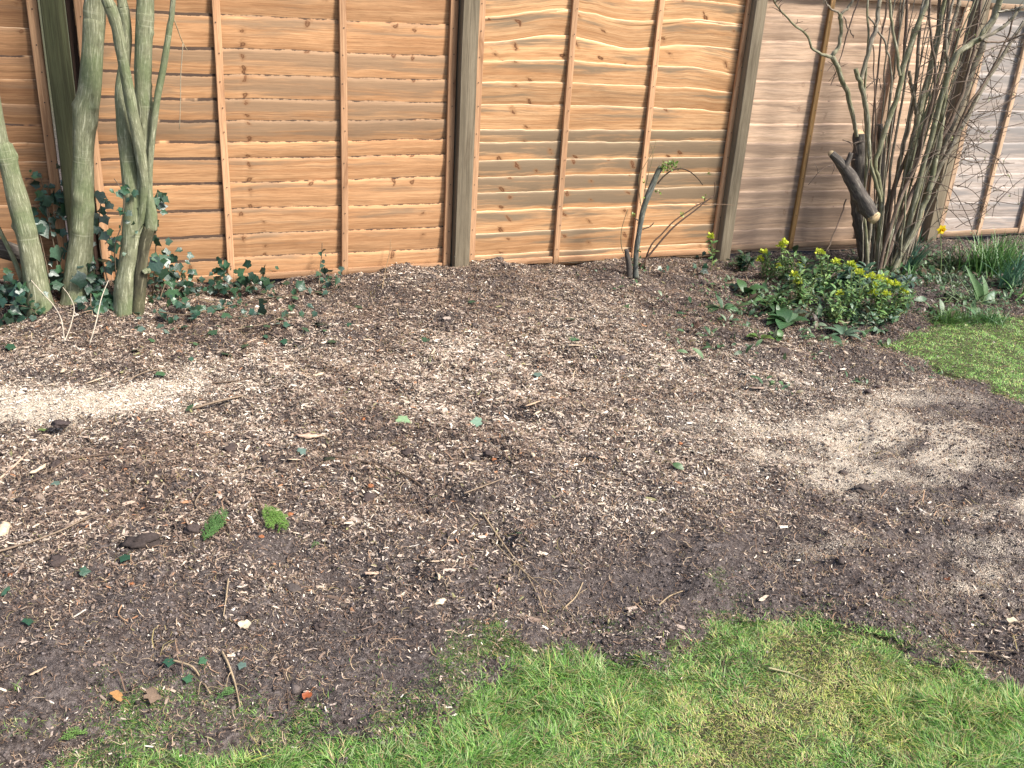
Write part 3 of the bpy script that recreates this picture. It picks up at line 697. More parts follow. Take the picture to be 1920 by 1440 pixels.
# panel five
p5x0 = fX(1843, 40)
fence_panel("silvery grey fence panel at the right edge of the photo", p5x0, p5x0 + 1.83, [TOP - .03, 1.62, 1.5, 1.37, 1.25, 1.12, 1.0, .9, .78, .66, .54, .43, .31, .19, .09], 'p5', 'batten_pale',
            [fX(1918, 75), fX(2000, 75), fX(2080, 75)], 5, .035, .006, .0006, lambda i, n: .8 if i > 5 else .5, zbot=.05, lip=.36)
def post(label, xc, wd, mat, hz=1.82, yc=FY - .02):
    o = solid("fence_post", bar((xc, yc, -.08), (xc, yc, hz), wd, .10, 24, int(xc * 31) % 97, .002, .004), M_WOOD[mat], label, "fence post", (xc, yc, 0), "square wooden fence posts")
    return o
pc = .5 * (p2x1 + p3x0)
post("tall grey green post between the orange and golden fence panels", pc, (p3x0 - p2x1) - .012, 'post', yc=FY - .045)
pc = .5 * (p3x1 + p4x0)
post("grey green post with a dark knot, between the golden and pinkish fence panels", pc, .088, 'post', yc=FY - .045)
pc = .5 * (p4x1 + p5x0)
post("pale weathered post at the upper right behind the shrub branches", pc, .095, 'post', yc=FY - .03)
mp = .5 * (p1x1 + p2x0)
post("mossy green post behind the straight trunk at the left", p1x1 + .065, .105, 'post_dark', yc=FY - .05)
solid("dark_upright_strip", bar((p1x1 + .155, FY + .0, .0), (p1x1 + .155, FY + .0, 1.74), .07, .02, 20, 3), M_WOOD['dark_wood'], "dark upright strip beside the mossy post", "board", (p1x1 + .155, FY, 0))  # thin dark strip filling the space right of the mossy post
post("square fence post beyond the right edge of the silvery panel", p5x0 + 1.88, .095, 'post')

# ------------------------------------------------------------------ leaves
def ivy_shape(fold=.12):
    H = [(.03, -.02), (.24, -.14), (.43, .0), (.46, .18), (.64, .40), (.40, .52), (.20, .76)]
    out = [(x, y) for x, y in H] + [(0, 1.05)] + [(-x, y) for x, y in H[::-1]]
    V = [(0, .28, .0)] + [(x, y, -.10 * abs(x) * 2 - .14 * max(0, y - .3) ** 2 + fold * abs(x)) for x, y in out]
    n = len(out); return np.array(V), [[0, 1 + i, 1 + (i + 1) % n] for i in range(n)]
def oval_shape(wd=.28, n=5, curl=.3, fold=.12):
    V = []
    for i in range(n + 1):
        s = i / n; ww = wd * math.sin(math.pi * min(.98, .04 + s * .94)) ** .8
        zc = curl * (s - s * s * 1.6) ; V += [(-ww, s, zc + fold * ww), (0, s, zc), (ww, s, zc + fold * ww)]
    q = []
    for i in range(n):
        a = 3 * i; q += [[a, a + 1, a + 4, a + 3], [a + 1, a + 2, a + 5, a + 4]]
    return np.array(V), q
IVY_C = np.array([(.016, .052, .026), (.026, .075, .036), (.045, .105, .05), (.028, .07, .045), (.06, .115, .075)])
def leaves_at(P, fwd, up, S, C, shape='ivy', **kw):
    P = np.asarray(P, float); n = len(P)
    if shape == 'ivy': V, t = ivy_shape(**kw); return inst(V, None, t, P, frame(np.asarray(fwd, float), np.asarray(up, float)), np.asarray(S), C)
    V, q = oval_shape(**kw); return inst(V, q, None, P, frame(np.asarray(fwd, float), np.asarray(up, float)), np.asarray(S), C)
def thin(P, r, colr, ns=5, seed=0, n=None): return tube(P, r, ns, n or max(5, len(P) * 3), .08, seed, True, colr)

# ------------------------------------------------------------------ the trees at the left
def stem_pts(zp, Y0, Y1, sc=2.25, ox=0, oy=0):
    """polyline traced on an enlargement of the photo: (zx, zy, width) -> 3D centre points and radii"""
    P = []; r = []
    n = len(zp); ys = [p[1] for p in zp]; lo, hi = max(ys), min(ys)
    for zx, zy, wd in zp:
        f = (lo - zy) / max(lo - hi, 1); Y = Y0 + (Y1 - Y0) * f
        p = F(ox + zx / sc, oy + zy / sc, Y); P.append(p); r.append(size_at(p, wd / sc) / 2)
    return np.array(P), np.array(r)
def extend_up(P, r, dirv, ln, r1):
    return np.vstack([P, P[-1] + np.asarray(dirv) * ln * .5, P[-1] + np.asarray(dirv) * ln]), np.concatenate([r, [.8 * r[-1] + .2 * r1, r1]])
def base_y(px, py): return float(G(px, py)[1])
def down(P, r, dz=.12, k=1.12):
    """run a stem's foot into the soil"""
    d = P[0] - P[1]; d /= np.linalg.norm(d); d = d * .5 + np.array([0, 0, -.5])
    return np.vstack([P[0] + d * dz, P]), np.concatenate([[r[0] * k], r])
def crown(tree, centre, rad, n, seed, name="foliage"):
    rs = np.random.default_rng(seed)
    d = rs.normal(0, 1, (n, 3)); d /= np.linalg.norm(d, axis=1, keepdims=True)
    # leaves gather on clumps
    cl = centre + rs.normal(0, .5, (26, 3)) * rad
    P = cl[rs.integers(0, 26, n)] + d * (rs.random(n) ** .5)[:, None] * .28
    fw = d + rs.normal(0, .5, (n, 3)); up = rs.normal(0, .4, (n, 3)) + [0, 0, 1]
    C = np.array([(.035, .075, .02), (.05, .10, .028), (.07, .125, .035)])[rs.integers(0, 3, n)]
    g = leaves_at(P, fw, up, rs.uniform(.05, .085, n), C, 'oval', wd=.25)
    part(name, g, M_LEAF, tree)
    return cl
def limbs(tree, top, cls, seed, mat):
    rs = np.random.default_rng(seed)
    for i in range(5):
        c = cls[i * 4]
        mid = .5 * (top + c) + rs.normal(0, .12, 3)
        part("branch", tube([top, mid, c], [.028, .016, .006], 8, 14, .05, i + seed), mat, tree)
Y_A = base_y(76, 578); Y_B = base_y(150, 562); Y_C = base_y(240, 576); Y_D = base_y(258, 588)
# A: leaning trunk
zA = [(170, 1310, 112), (160, 1230, 98), (143, 1130, 94), (118, 1010, 88), (88, 890, 82), (52, 760, 76), (15, 620, 72), (-22, 500, 68)]
P, r = stem_pts(zA, Y_A, Y_A + .02); d_up = (P[-1] - P[-2]) / np.linalg.norm(P[-1] - P[-2]); P, r = extend_up(P, r, d_up + [.1, -.05, .25], 2.3, .03); P, r = down(P, r, .12, 1.35)
tA = thing("tree", "leaning green barked tree trunk at the left edge of the photo", "tree", G(76, 578))
part("trunk", tube(P, r, 20, 130, .07, 3, bumps=26), M_BARK, tA)
cl = crown(tA, P[-1] + np.array([-.2, .1, .3]), np.array([.8, .5, .5]), 1800, 11); limbs(tA, P[-1], cl, 3, M_BARK)
# B: straight trunk
zB = [(318, 1262, 118), (328, 1160, 104), (343, 1020, 92), (348, 880, 86), (350, 720, 86), (352, 600, 88), (362, 470, 98), (378, 380, 88), (388, 240, 84), (396, 110, 88), (402, 0, 84)]
P, r = stem_pts(zB, Y_B, Y_B - .03); P, r = extend_up(P, r, np.array([.12, -.1, 1]), 1.5, .035); P, r = down(P, r, .14, 1.5)
tB = thing("tree", "straight green trunk in front of the mossy post, second from the left", "tree", G(150, 562))
part("trunk", tube(P, r, 24, 150, .065, 5, bumps=26), M_BARK, tB)
cl = crown(tB, P[-1] + np.array([0, -.1, .3]), np.array([.8, .6, .5]), 2000, 12); limbs(tB, P[-1], cl, 5, M_BARK)
zz = [(385, 1180, 34), (380, 1080, 30), (378, 980, 24)]
P, r = stem_pts(zz, Y_B + .1, Y_B + .1); P, r = down(P, r); part("sucker", tube(P, r, 10, 16, .05, 6), M_BARK, tB)
# C: the clump of stems
tC = thing("tree", "clump of several joined green stems, rightmost of the trees at the left", "tree", G(240, 576))
zC = [(535, 1292, 104), (540, 1180, 98), (556, 1050, 88), (562, 930, 84), (556, 800, 78), (540, 660, 66), (522, 500, 60), (512, 380, 50), (526, 260, 46), (535, 150, 44), (520, 40, 48), (505, -40, 40)]
P, r = stem_pts(zC, Y_C, Y_C + .07); P, r = extend_up(P, r, np.array([-.12, .1, 1]), 1.4, .03); P, r = down(P, r)
part("trunk", tube(P, r, 22, 150, .07, 7, bumps=26), M_BARK, tC); topC = P[-1]
zL1 = [(570, 1060, 20), (596, 930, 40), (612, 800, 46), (600, 700, 46), (585, 600, 46), (560, 480, 48), (536, 350, 46), (512, 220, 46), (492, 110, 46), (466, 30, 50), (440, -30, 46)]
P, r = stem_pts(zL1, Y_C + .0, Y_C - .10); P, r = extend_up(P, r, np.array([-.3, 0, 1]), .9, .025)
part("stem", tube(P, r, 16, 130, .07, 8, bumps=26), M_BARK, tC)
zL3 = [(590, 880, 50), (606, 760, 54), (610, 620, 60), (607, 480, 66), (603, 340, 70), (606, 200, 70), (610, 80, 76), (612, -40, 74)]
P, r = stem_pts(zL3, Y_C + .0, Y_C + .02); P, r = extend_up(P, r, np.array([.1, 0, 1]), 1.5, .03)
part("stem", tube(P, r, 18, 130, .07, 9, bumps=26), M_BARK, tC)
cl = crown(tC, np.array([P[-1][0] - .1, P[-1][1], P[-1][2] + .2]), np.array([.7, .5, .5]), 1500, 13); limbs(tC, P[-1], cl, 7, M_BARK)
# D: thin stem on a dark rotten foot
zD = [(636, 970, 54), (638, 900, 48), (629, 820, 30), (632, 700, 25), (645, 560, 26), (661, 430, 28), (690, 280, 28), (715, 120, 25), (730, 0, 22)]
P, r = stem_pts(zD, Y_D + .02, Y_D - .02); P, r = extend_up(P, r, np.array([.14, 0, 1]), 1.2, .012)
part("stem", tube(P, r, 14, 60, .06, 10), M_BARK, tC)
zD2 = [(582, 1322, 50), (588, 1240, 50), (594, 1160, 56), (600, 1100, 48), (612, 1030, 50), (634, 960, 54)]
P, r = stem_pts(zD2, Y_D, Y_D + .02); P, r = down(P, r, .05)
part("stem", tube(P, r, 16, 36, .10, 12), M_BARK_D, tC, label="dark rotten lower stem with a pale knot")
kn = [(605, 1150, 26), (622, 1140, 24), (630, 1152, 16)]
P, r = stem_pts(kn, Y_D - .03, Y_D - .03); part("knot", tube(P, r, 10, 10, .15, 13), M_BARK, tC)
zW = [(733, 80), (752, 130), (770, 178), (790, 212)]
P = [F(a / 2.25, b / 2.25, Y_D) for a, b in zW]; part("twig", thin(P, [.003, .002], (.28, .22, .13)), M_BITS, tC)
zW = [(772, 184), (766, 260), (762, 330), (761, 440), (757, 545)]
P = [F(a / 2.25, b / 2.25, Y_D) for a, b in zW]; part("twig", thin(P, [.0022, .0016], (.40, .34, .24)), M_BITS, tC, label="thin dead twig hanging straight down")
# log lying behind the leaning trunk, and a thin green pole
zz = [(-160, 1010, 80), (-60, 1030, 84), (40, 1060, 74), (125, 1090, 60)]
P, r = stem_pts(zz, 5.25, 5.22)
solid("fallen_log", tube(P, r, 16, 24, .14, 21), M_STUMP, "weathered dark log behind the foot of the leaning trunk", "log", P[0])
zz = [(95, 1190, 22), (70, 1120, 21), (38, 1050, 19), (0, 975, 18), (-60, 850, 16), (-110, 700, 13)]
P, r = stem_pts(zz, 5.12, 5.2)
solid("sapling", tube(P, r, 10, 24, .05, 22), M_BARK, "thin dark green sapling stem left of the leaning trunk", "sapling", P[0])

# ------------------------------------------------------------------ ivy
def ivy(label, vines, nleaf, size, seed, spread=.05, facing=(0, -1, .5), jit=.7, name="ivy_plant"):
    rs = np.random.default_rng(seed)
    vs = [np.asarray(v, float) for v in vines]
    base = vs[0][0]
    t = thing(name, label, "ivy", base)
    tubes = [thin(v, [.0035, .002], (.14, .105, .07), 5, seed + i) for i, v in enumerate(vs)]
    part("vines", merge(*tubes), M_BITS, t)
    cs = [spline(v, 40) for v in vs]
    P = []; nleaf = int(nleaf * 1.2); size *= .84; spread *= .9
    for k in range(nleaf):
        c = cs[k % len(cs)]; P.append(c[rs.integers(2, 40)] + rs.normal(0, spread, 3) * [1, .6, 1])
    P = np.array(P); P[:, 2] = np.maximum(P[:, 2], hgt(P[:, 0], P[:, 1]) + .012 + rs.random(nleaf) * .03)
    P[:, 1] = np.minimum(P[:, 1], FY - .045)
    up = np.array(facing) + rs.normal(0, jit * .5, (nleaf, 3)); fw = rs.normal(0, 1, (nleaf, 3)) * [1, .4, .6] + [0, 0, -.55]
    C = IVY_C[rs.integers(0, 5, nleaf)] * rs.uniform(.45, 1.05, (nleaf, 1))
    S = np.exp(rs.normal(math.log(size), .38, nleaf)); k3 = rs.integers(0, 4, nleaf); gs = []
    for kk, (fo, sq_, dr) in enumerate(((.12, 1.0, 1.0), (.45, .9, 1.5), (-.25, 1.1, .6), (.3, .72, 2.2))):
        m_ = k3 == kk
        if not m_.any(): continue
        bV, bt = ivy_shape(fo); bV = bV * [sq_, 1, dr]; bV[:, 0] += .05 * (kk - 1.5) * bV[:, 1]
        gs.append(inst(bV, None, bt, P[m_], frame(fw[m_], up[m_]), S[m_], C[m_]))
    part("leaves", merge(*gs), M_IVY, t, False)
    return t
def gp(px, py, dz=.02): return G(px, py, dz)
ivy("dark ivy climbing the front of the joined green stems", [[gp(222, 560), F(215, 470, Y_C - .05), F(228, 420, Y_C - .09), F(232, 365, Y_C - .08), F(214, 335, Y_C - .03)], [gp(212, 560), F(190, 480, 5.1), F(185, 420, 5.2), F(190, 372, 5.25)],
     [gp(285, 560), F(292, 470, Y_C - .03), F(292, 410, Y_C), F(296, 360, Y_C)]], 62, .043, 31, .035)
ivy("ivy growing up the fence between the leaning and the straight trunk", [[gp(118, 560), F(105, 480, 5.2), F(95, 430, 5.3), F(88, 390, 5.42), F(92, 340, 5.44)], [gp(110, 555), F(112, 500, 5.2), F(125, 460, 5.3)], [gp(95, 560), F(90, 510, 5.15), F(70, 420, 5.35)],
     [F(98, 430, 5.4), F(85, 370, 5.44), F(76, 330, 5.45)], [F(92, 420, 5.4), F(112, 380, 5.44), F(116, 350, 5.45)]], 70, .045, 32, .05)
ivy("dense ivy at the foot of the straight trunk, between it and the stem clump", [[gp(170, 575), F(172, 530, 5.1), F(185, 500, 5.1)], [gp(205, 570), F(200, 520, 5.1), F(190, 480, 5.15)], [gp(160, 580), gp(190, 572), gp(215, 565)]], 60, .048, 33, .05)
ivy("low ivy on the ground at the far left below the log", [[gp(-60, 580), gp(0, 572), gp(50, 575), gp(70, 590)], [gp(-20, 560), gp(20, 555), gp(60, 555)], [gp(20, 590), F(30, 545, 5.0), F(40, 520, 5.1)]], 95, .042, 34, .06, (0, -.6, .9))
ivy("ivy spreading along the foot of the orange fence panel", [[gp(285, 575), gp(330, 560), gp(380, 548), gp(440, 545)], [gp(300, 560), F(318, 500, 5.3), F(300, 478, 5.35)], [gp(320, 560), F(345, 530, 5.25), F(332, 500, 5.35)], [gp(400, 550), F(425, 520, 5.3), F(418, 506, 5.35)],
     [gp(440, 548), F(486, 530, 5.25), F(490, 520, 5.25)], [gp(300, 585), gp(350, 590), gp(420, 575), gp(480, 560)]], 190, .036, 35, .05, (0, -.7, .8))
ivy("sparse trailing ivy leaves scattered in front of the second batten", [[gp(480, 560), gp(540, 555), gp(600, 548), gp(650, 535)], [gp(400, 600), gp(480, 590), gp(540, 590), gp(600, 600)], [gp(600, 535), F(618, 525, 5.3), F(625, 520, 5.3)]], 44, .036, 36, .07, (0, -.5, 1))
ivy("small upright ivy sprig against the orange panel near its second batten", [[gp(598, 540), F(600, 505, 5.38), F(603, 480, 5.42), F(604, 455, 5.42)]], 9, .028, 37, .02)
ivy("small ivy sprout at the foot of the post with the dark knot", [[gp(1300, 515), F(1308, 495, 5.25), F(1312, 480, 5.25)], [gp(1315, 515), F(1322, 498, 5.25)]], 11, .032, 38, .02)
ivy("single ivy sprout right of the pruned stump", [[gp(1240, 518), F(1245, 505, 5.15), F(1250, 500, 5.1)]], 4, .030, 39, .02)
solid("dead_stalk", merge(thin([gp(717, 540), F(722, 510, 5.4), F(730, 475, 5.44), F(733, 448, 5.44)], [.0022, .001], (.33, .24, .14)), thin([F(727, 487, 5.43), F(735, 462, 5.43)], [.0015, .001], (.33, .24, .14))), M_BITS, "thin dry stalk standing against the orange panel", "stalk", gp(717, 540))
# pale bent twigs in front of the trunks
def twig(label, pts, r, c=(.42, .34, .25), name="twig", lift=.012, group=None, side=0):
    P = [np.asarray(p, float) if len(p) == 3 else G(p[0], p[1], lift) for p in pts]
    r = [q_ * 1.05 for q_ in r] if isinstance(r, list) else r
    g = thin(P, r if isinstance(r, list) else [r, r * .6], c, 6, int(abs(P[0][0]) * 100) % 50, len(P) * 6)
    gs = [g]; C = spline(P, 30); rs = np.random.default_rng(int(abs(P[0][1] * 1000)) % 1000)
    for k in range(side):
        i = rs.integers(6, 27); d = C[i + 1] - C[i]; d /= np.linalg.norm(d); sd = np.cross(d, [0, 0, 1]) * rs.choice([-1, 1]); ln = rs.uniform(.02, .06)
        gs.append(thin([C[i], C[i] + (d * .6 + sd * .6) * ln * .5 + [0, 0, .006], C[i] + (d + sd * .7) * ln + [0, 0, .008]], [r if not isinstance(r, list) else r[0] * .55, .0008] if not isinstance(r, list) else [r[0] * .5, .0008], c, 5))
    return solid(name, merge(*gs), M_BITS, label, "twig", P[0], group)
twig("pale thin twig rising in front of the leaning trunk", [gp(121, 640), F(115, 600, 4.62), F(100, 572, 4.75), F(80, 550, 4.8), F(58, 525, 4.85)], .0028, (.50, .43, .34))
twig("pale kinked twig rising between leaning and straight trunks", [gp(121, 640), F(132, 612, 4.7), F(139, 578, 4.85), F(130, 555, 4.95), F(118, 539, 5.0)], .0028, (.48, .41, .32))
twig("pale curved twig rising in front of the stem clump", [gp(168, 645), F(180, 605, 4.6), F(190, 560, 4.75), F(203, 526, 4.85)], .0030, (.48, .42, .33))

# ------------------------------------------------------------------ pruned stump by the golden panel
Y_P = base_y(1190, 520)
tP = thing("pruned_stump", "grey pruned shrub stump with green shoots in front of the golden panel", "shrub", G(1192, 521))
def pz(pts, Y, wd=None): return [F(1100 + a / 5.54, 280 + b / 5.54, Y) for a, b in pts]
rr = lambda px: size_at(G(1192, 521), px) / 2
P = pz([(510, 1335), (508, 1200), (515, 1080), (530, 950), (555, 800), (585, 640), (630, 500), (690, 360), (735, 250), (770, 190)], Y_P)
part("trunk", tube(P, [rr(11.5), rr(10), rr(9.5), rr(10), rr(9), rr(10.5), rr(11), rr(11), rr(9.5), rr(10)], 14, 40, .10, 41), M_BLUE, tP)
part("cut_end", tube([P[-1], P[-1] + np.array([.006, 0, .012])], [rr(9), rr(8)], 14, 4, .02, 4), M_CUTG, tP)
P = pz([(445, 1335), (440, 1220), (425, 1120), (412, 1040)], Y_P); part("stub", tube(P, [rr(12), rr(11), rr(10), rr(8)], 12, 16, .08, 42), M_STUMP, tP)
part("shoot", thin(pz([(735, 355), (800, 280), (880, 220), (960, 200), (1040, 215), (1110, 260), (1160, 310), (1205, 370)], Y_P - .02), [.0055, .003], (.07, .05, .035)), M_BITS, tP)
part("shoot", thin(pz([(540, 1240), (640, 1110), (790, 930), (900, 810), (1010, 720), (1130, 630), (1220, 555), (1310, 490)], Y_P - .05), [.007, .004], (.085, .055, .04)), M_BITS, tP)
part("shoot", thin(pz([(600, 1240), (620, 1120), (680, 980), (780, 880), (870, 780), (960, 705), (1060, 640), (1130, 590), (1220, 545), (1300, 500), (1330, 450), (1330, 340)], Y_P - .03), [.006, .003], (.10, .065, .045)), M_BITS, tP)
part("shoot", thin(pz([(385, 1080), (360, 1000), (360, 850), (400, 700), (430, 620)], Y_P), [.003, .0018], (.17, .14, .08)), M_BITS, tP)
part("shoot", thin(pz([(540, 740), (500, 715)], Y_P), [.005, .004], (.10, .08, .06)), M_BITS, tP)
part("shoot", thin(pz([(580, 830), (660, 800), (700, 760)], Y_P), [.005, .003], (.10, .07, .05)), M_BITS, tP)
part("shoot", thin(pz([(590, 620), (560, 560), (540, 300), (600, 170), (690, 20), (720, -90)], Y_P + .1), [.003, .0015], (.20, .17, .09)), M_BITS, tP)
part("shoot", thin(pz([(600, 440), (640, 260), (690, 60), (660, -60)], Y_P + .06), [.0025, .0012], (.20, .17, .09)), M_BITS, tP)
part("shoot", thin(pz([(1130, 570), (1280, 572), (1430, 572), (1545, 582)], Y_P - .02), [.0025, .0012], (.22, .15, .10)), M_BITS, tP)
def buds(centres, n, rad, size, seed, cols):
    rs = np.random.default_rng(seed); C = np.asarray(centres, float)
    P = C[rs.integers(0, len(C), n)] + rs.normal(0, rad, (n, 3))
    c = np.asarray(cols)[rs.integers(0, len(cols), n)] * rs.uniform(.8, 1.2, (n, 1))
    return leaves_at(P, rs.normal(0, 1, (n, 3)) + [0, 0, .4], rs.normal(0, 1, (n, 3)) + [0, -.6, .6], rs.uniform(.6, 1.2, n) * size, c, 'oval', wd=.3, n=3)
LIME = [(.16, .24, .04), (.22, .29, .06), (.11, .18, .035)]
part("young_leaves", merge(buds(pz([(800, 190), (850, 150), (900, 140), (920, 180), (840, 210)], Y_P - .02), 75, .012, .022, 5, LIME), buds(pz([(600, 350), (590, 510), (730, 440), (560, 1050), (1000, 670), (1220, 510), (1270, 245), (480, 690)], Y_P - .02), 44, .009, .018, 6, LIME)), M_LEAF, tP, False)

# ------------------------------------------------------------------ the many stemmed shrub
Y_S = base_y(1662, 500)
tS = thing("shrub", "large bare shrub with many upright stems in front of the pinkish panel", "shrub", G(1660, 500))
def sh(zp, dy0, dy1, mat, ns=12, seed=0, ext=True, name="stem", rough=.07, foot=False, label=None, ntw=0):
    P, r = stem_pts(zp, Y_S + dy0, Y_S + dy1, 2.25, 1340, 0)
    if zp[0][2] < 45: r = r * .72
    if len(P) > 2:
        rk = np.random.default_rng(seed + 71); C_ = spline(P, 2 * len(P) + 3); r = np.interp(np.linspace(0, 1, len(C_)), np.linspace(0, 1, len(r)), r); C_[1:-1] += rk.normal(0, .0028, (len(C_) - 2, 3)); P = C_
    if ext and zp[-1][1] <= 10:
        d = (P[-1] - P[-2]); d /= np.linalg.norm(d); P, r = extend_up(P, r, d + [0, 0, .2], .8 + .5 * random.random(), .004)
    if foot: P, r = down(P, r, .05)
    o = part(name, tube(P, r, ns, max(40, len(P) * 12), rough, seed, bumps=16), mat, tS, label=label)
    if ntw:
        rs = np.random.default_rng(seed + 500); C = spline(P, 60); gs = []
        for k in range(ntw):
            i = rs.integers(22, 56); d = C[i + 1] - C[i]; d /= np.linalg.norm(d)
            sd = np.array([rs.normal(.15, .8), rs.normal(-.1, .4), rs.normal(.2, .5)]); ln = rs.uniform(.04, .16)
            p1 = C[i] + (d * .3 + sd * .6) * ln * .5; p2 = p1 + (d * .5 + sd * .4 + rs.normal(0, .25, 3)) * ln * .6
            gs.append(thin([C[i], p1, p2], [.0028, .0012], (.15, .11, .08), 5, k))
            gs.append(thin([p1, p1 + rs.normal(0, .03, 3) + [0, 0, .01]], [.0018, .001], (.15, .11, .08), 5, k))
        part("spur_twigs", merge(*gs), M_BITS, o)
    return o
# old thick trunk with a saw cut, its live branch and fork
sh([(640, 1100, 50), (615, 960, 56), (604, 820, 60), (606, 700, 60), (612, 620, 58), (612, 562, 54)], .02, .0, M_STUMP, 16, 51, False, "stem", .07, True, "thick dark sawn off old stem")
P, r = stem_pts([(612, 562, 50), (612, 556, 46)], Y_S, Y_S, 2.25, 1340, 0); part("cut_end", tube([P[0], P[0] + np.array([0, -.004, .008])], [r[0], r[0] * .9], 14, 4, .03), M_CUT, tS)
sh([(600, 575, 22), (575, 450, 27), (548, 360, 28), (515, 280, 29), (492, 236, 32)], -.02, -.06, M_BARK_G, 12, 52, False, ntw=3)
sh([(494, 238, 22), (462, 232, 17), (412, 205, 14), (388, 150, 13), (340, 105, 12), (295, 65, 11), (262, 25, 9), (240, -20, 8)], -.06, -.2, M_BARK_G, 10, 53, ntw=9)
sh([(496, 235, 26), (522, 195, 22), (533, 140, 20), (530, 90, 22), (528, 58, 22)], -.06, -.08, M_BARK_G, 10, 54, False)
sh([(528, 60, 14), (495, 40, 11), (470, 10, 9), (462, -20, 8)], -.08, -.15, M_BARK_S, 8, 55, ntw=3)
sh([(530, 62, 16), (565, 30, 14), (590, -10, 13)], -.08, -.1, M_BARK_S, 8, 56, ntw=2)
# sawn log stub hanging out to the left
P, r = stem_pts([(668, 914, 54), (640, 868, 64), (600, 800, 60), (572, 745, 56), (540, 700, 44), (512, 668, 38), (492, 648, 30)], Y_S - .34, Y_S - .12, 2.25, 1340, 0)
cs = part("sawn_branch", tube(P, r, 18, 60, .12, 57, bumps=12), M_STUMP, tS)
e = (P[0] - P[1]); e /= np.linalg.norm(e); e = e * .55 + np.array([.05, -.85, .12]); e /= np.linalg.norm(e); c0 = P[0] - e * .006; part("cut_end", tube([c0, c0 + e * .03], [r[0] * .98, r[0] * 1.0], 18, 4, .06), M_CUTP, cs)
e = (P[-1] - P[-2]); e /= np.linalg.norm(e); part("cut_end", tube([P[-1], P[-1] + e * .006 + np.array([0, -.004, 0])], [r[-1] * .98, r[-1] * .9], 16, 4, .04), M_CUTG, cs)
P, r = stem_pts([(548, 712, 24), (564, 678, 22), (576, 644, 19)], Y_S - .19, Y_S - .19, 2.25, 1340, 0); part("side_stub", tube(P, r, 10, 8, .06), M_STUMP, cs)
sh([(700, 850, 20), (680, 770, 22), (655, 690, 22), (648, 580, 28), (640, 470, 30), (622, 370, 30), (604, 320, 27), (594, 290, 24)], -.1, -.14, M_BARK_G, 12, 58, False, ntw=1)
sh([(618, 335, 24), (640, 250, 24), (668, 160, 26), (688, 80, 26), (698, -10, 24)], -.14, -.1, M_BARK_S, 12, 59, ntw=2)
sh([(690, 1112, 38), (700, 960, 34), (705, 850, 28), (685, 740, 24), (676, 692, 26), (700, 610, 28), (735, 500, 30), (772, 400, 30), (795, 290, 30), (835, 160, 30), (878, 60, 30), (900, -15, 28)], -.08, -.1, M_BARK_G, 14, 60, foot=True, ntw=4)
sh([(782, 320, 18), (772, 250, 18), (758, 160, 17), (744, 70, 16), (738, -12, 15)], -.1, -.02, M_BARK_G, 10, 61, ntw=2)
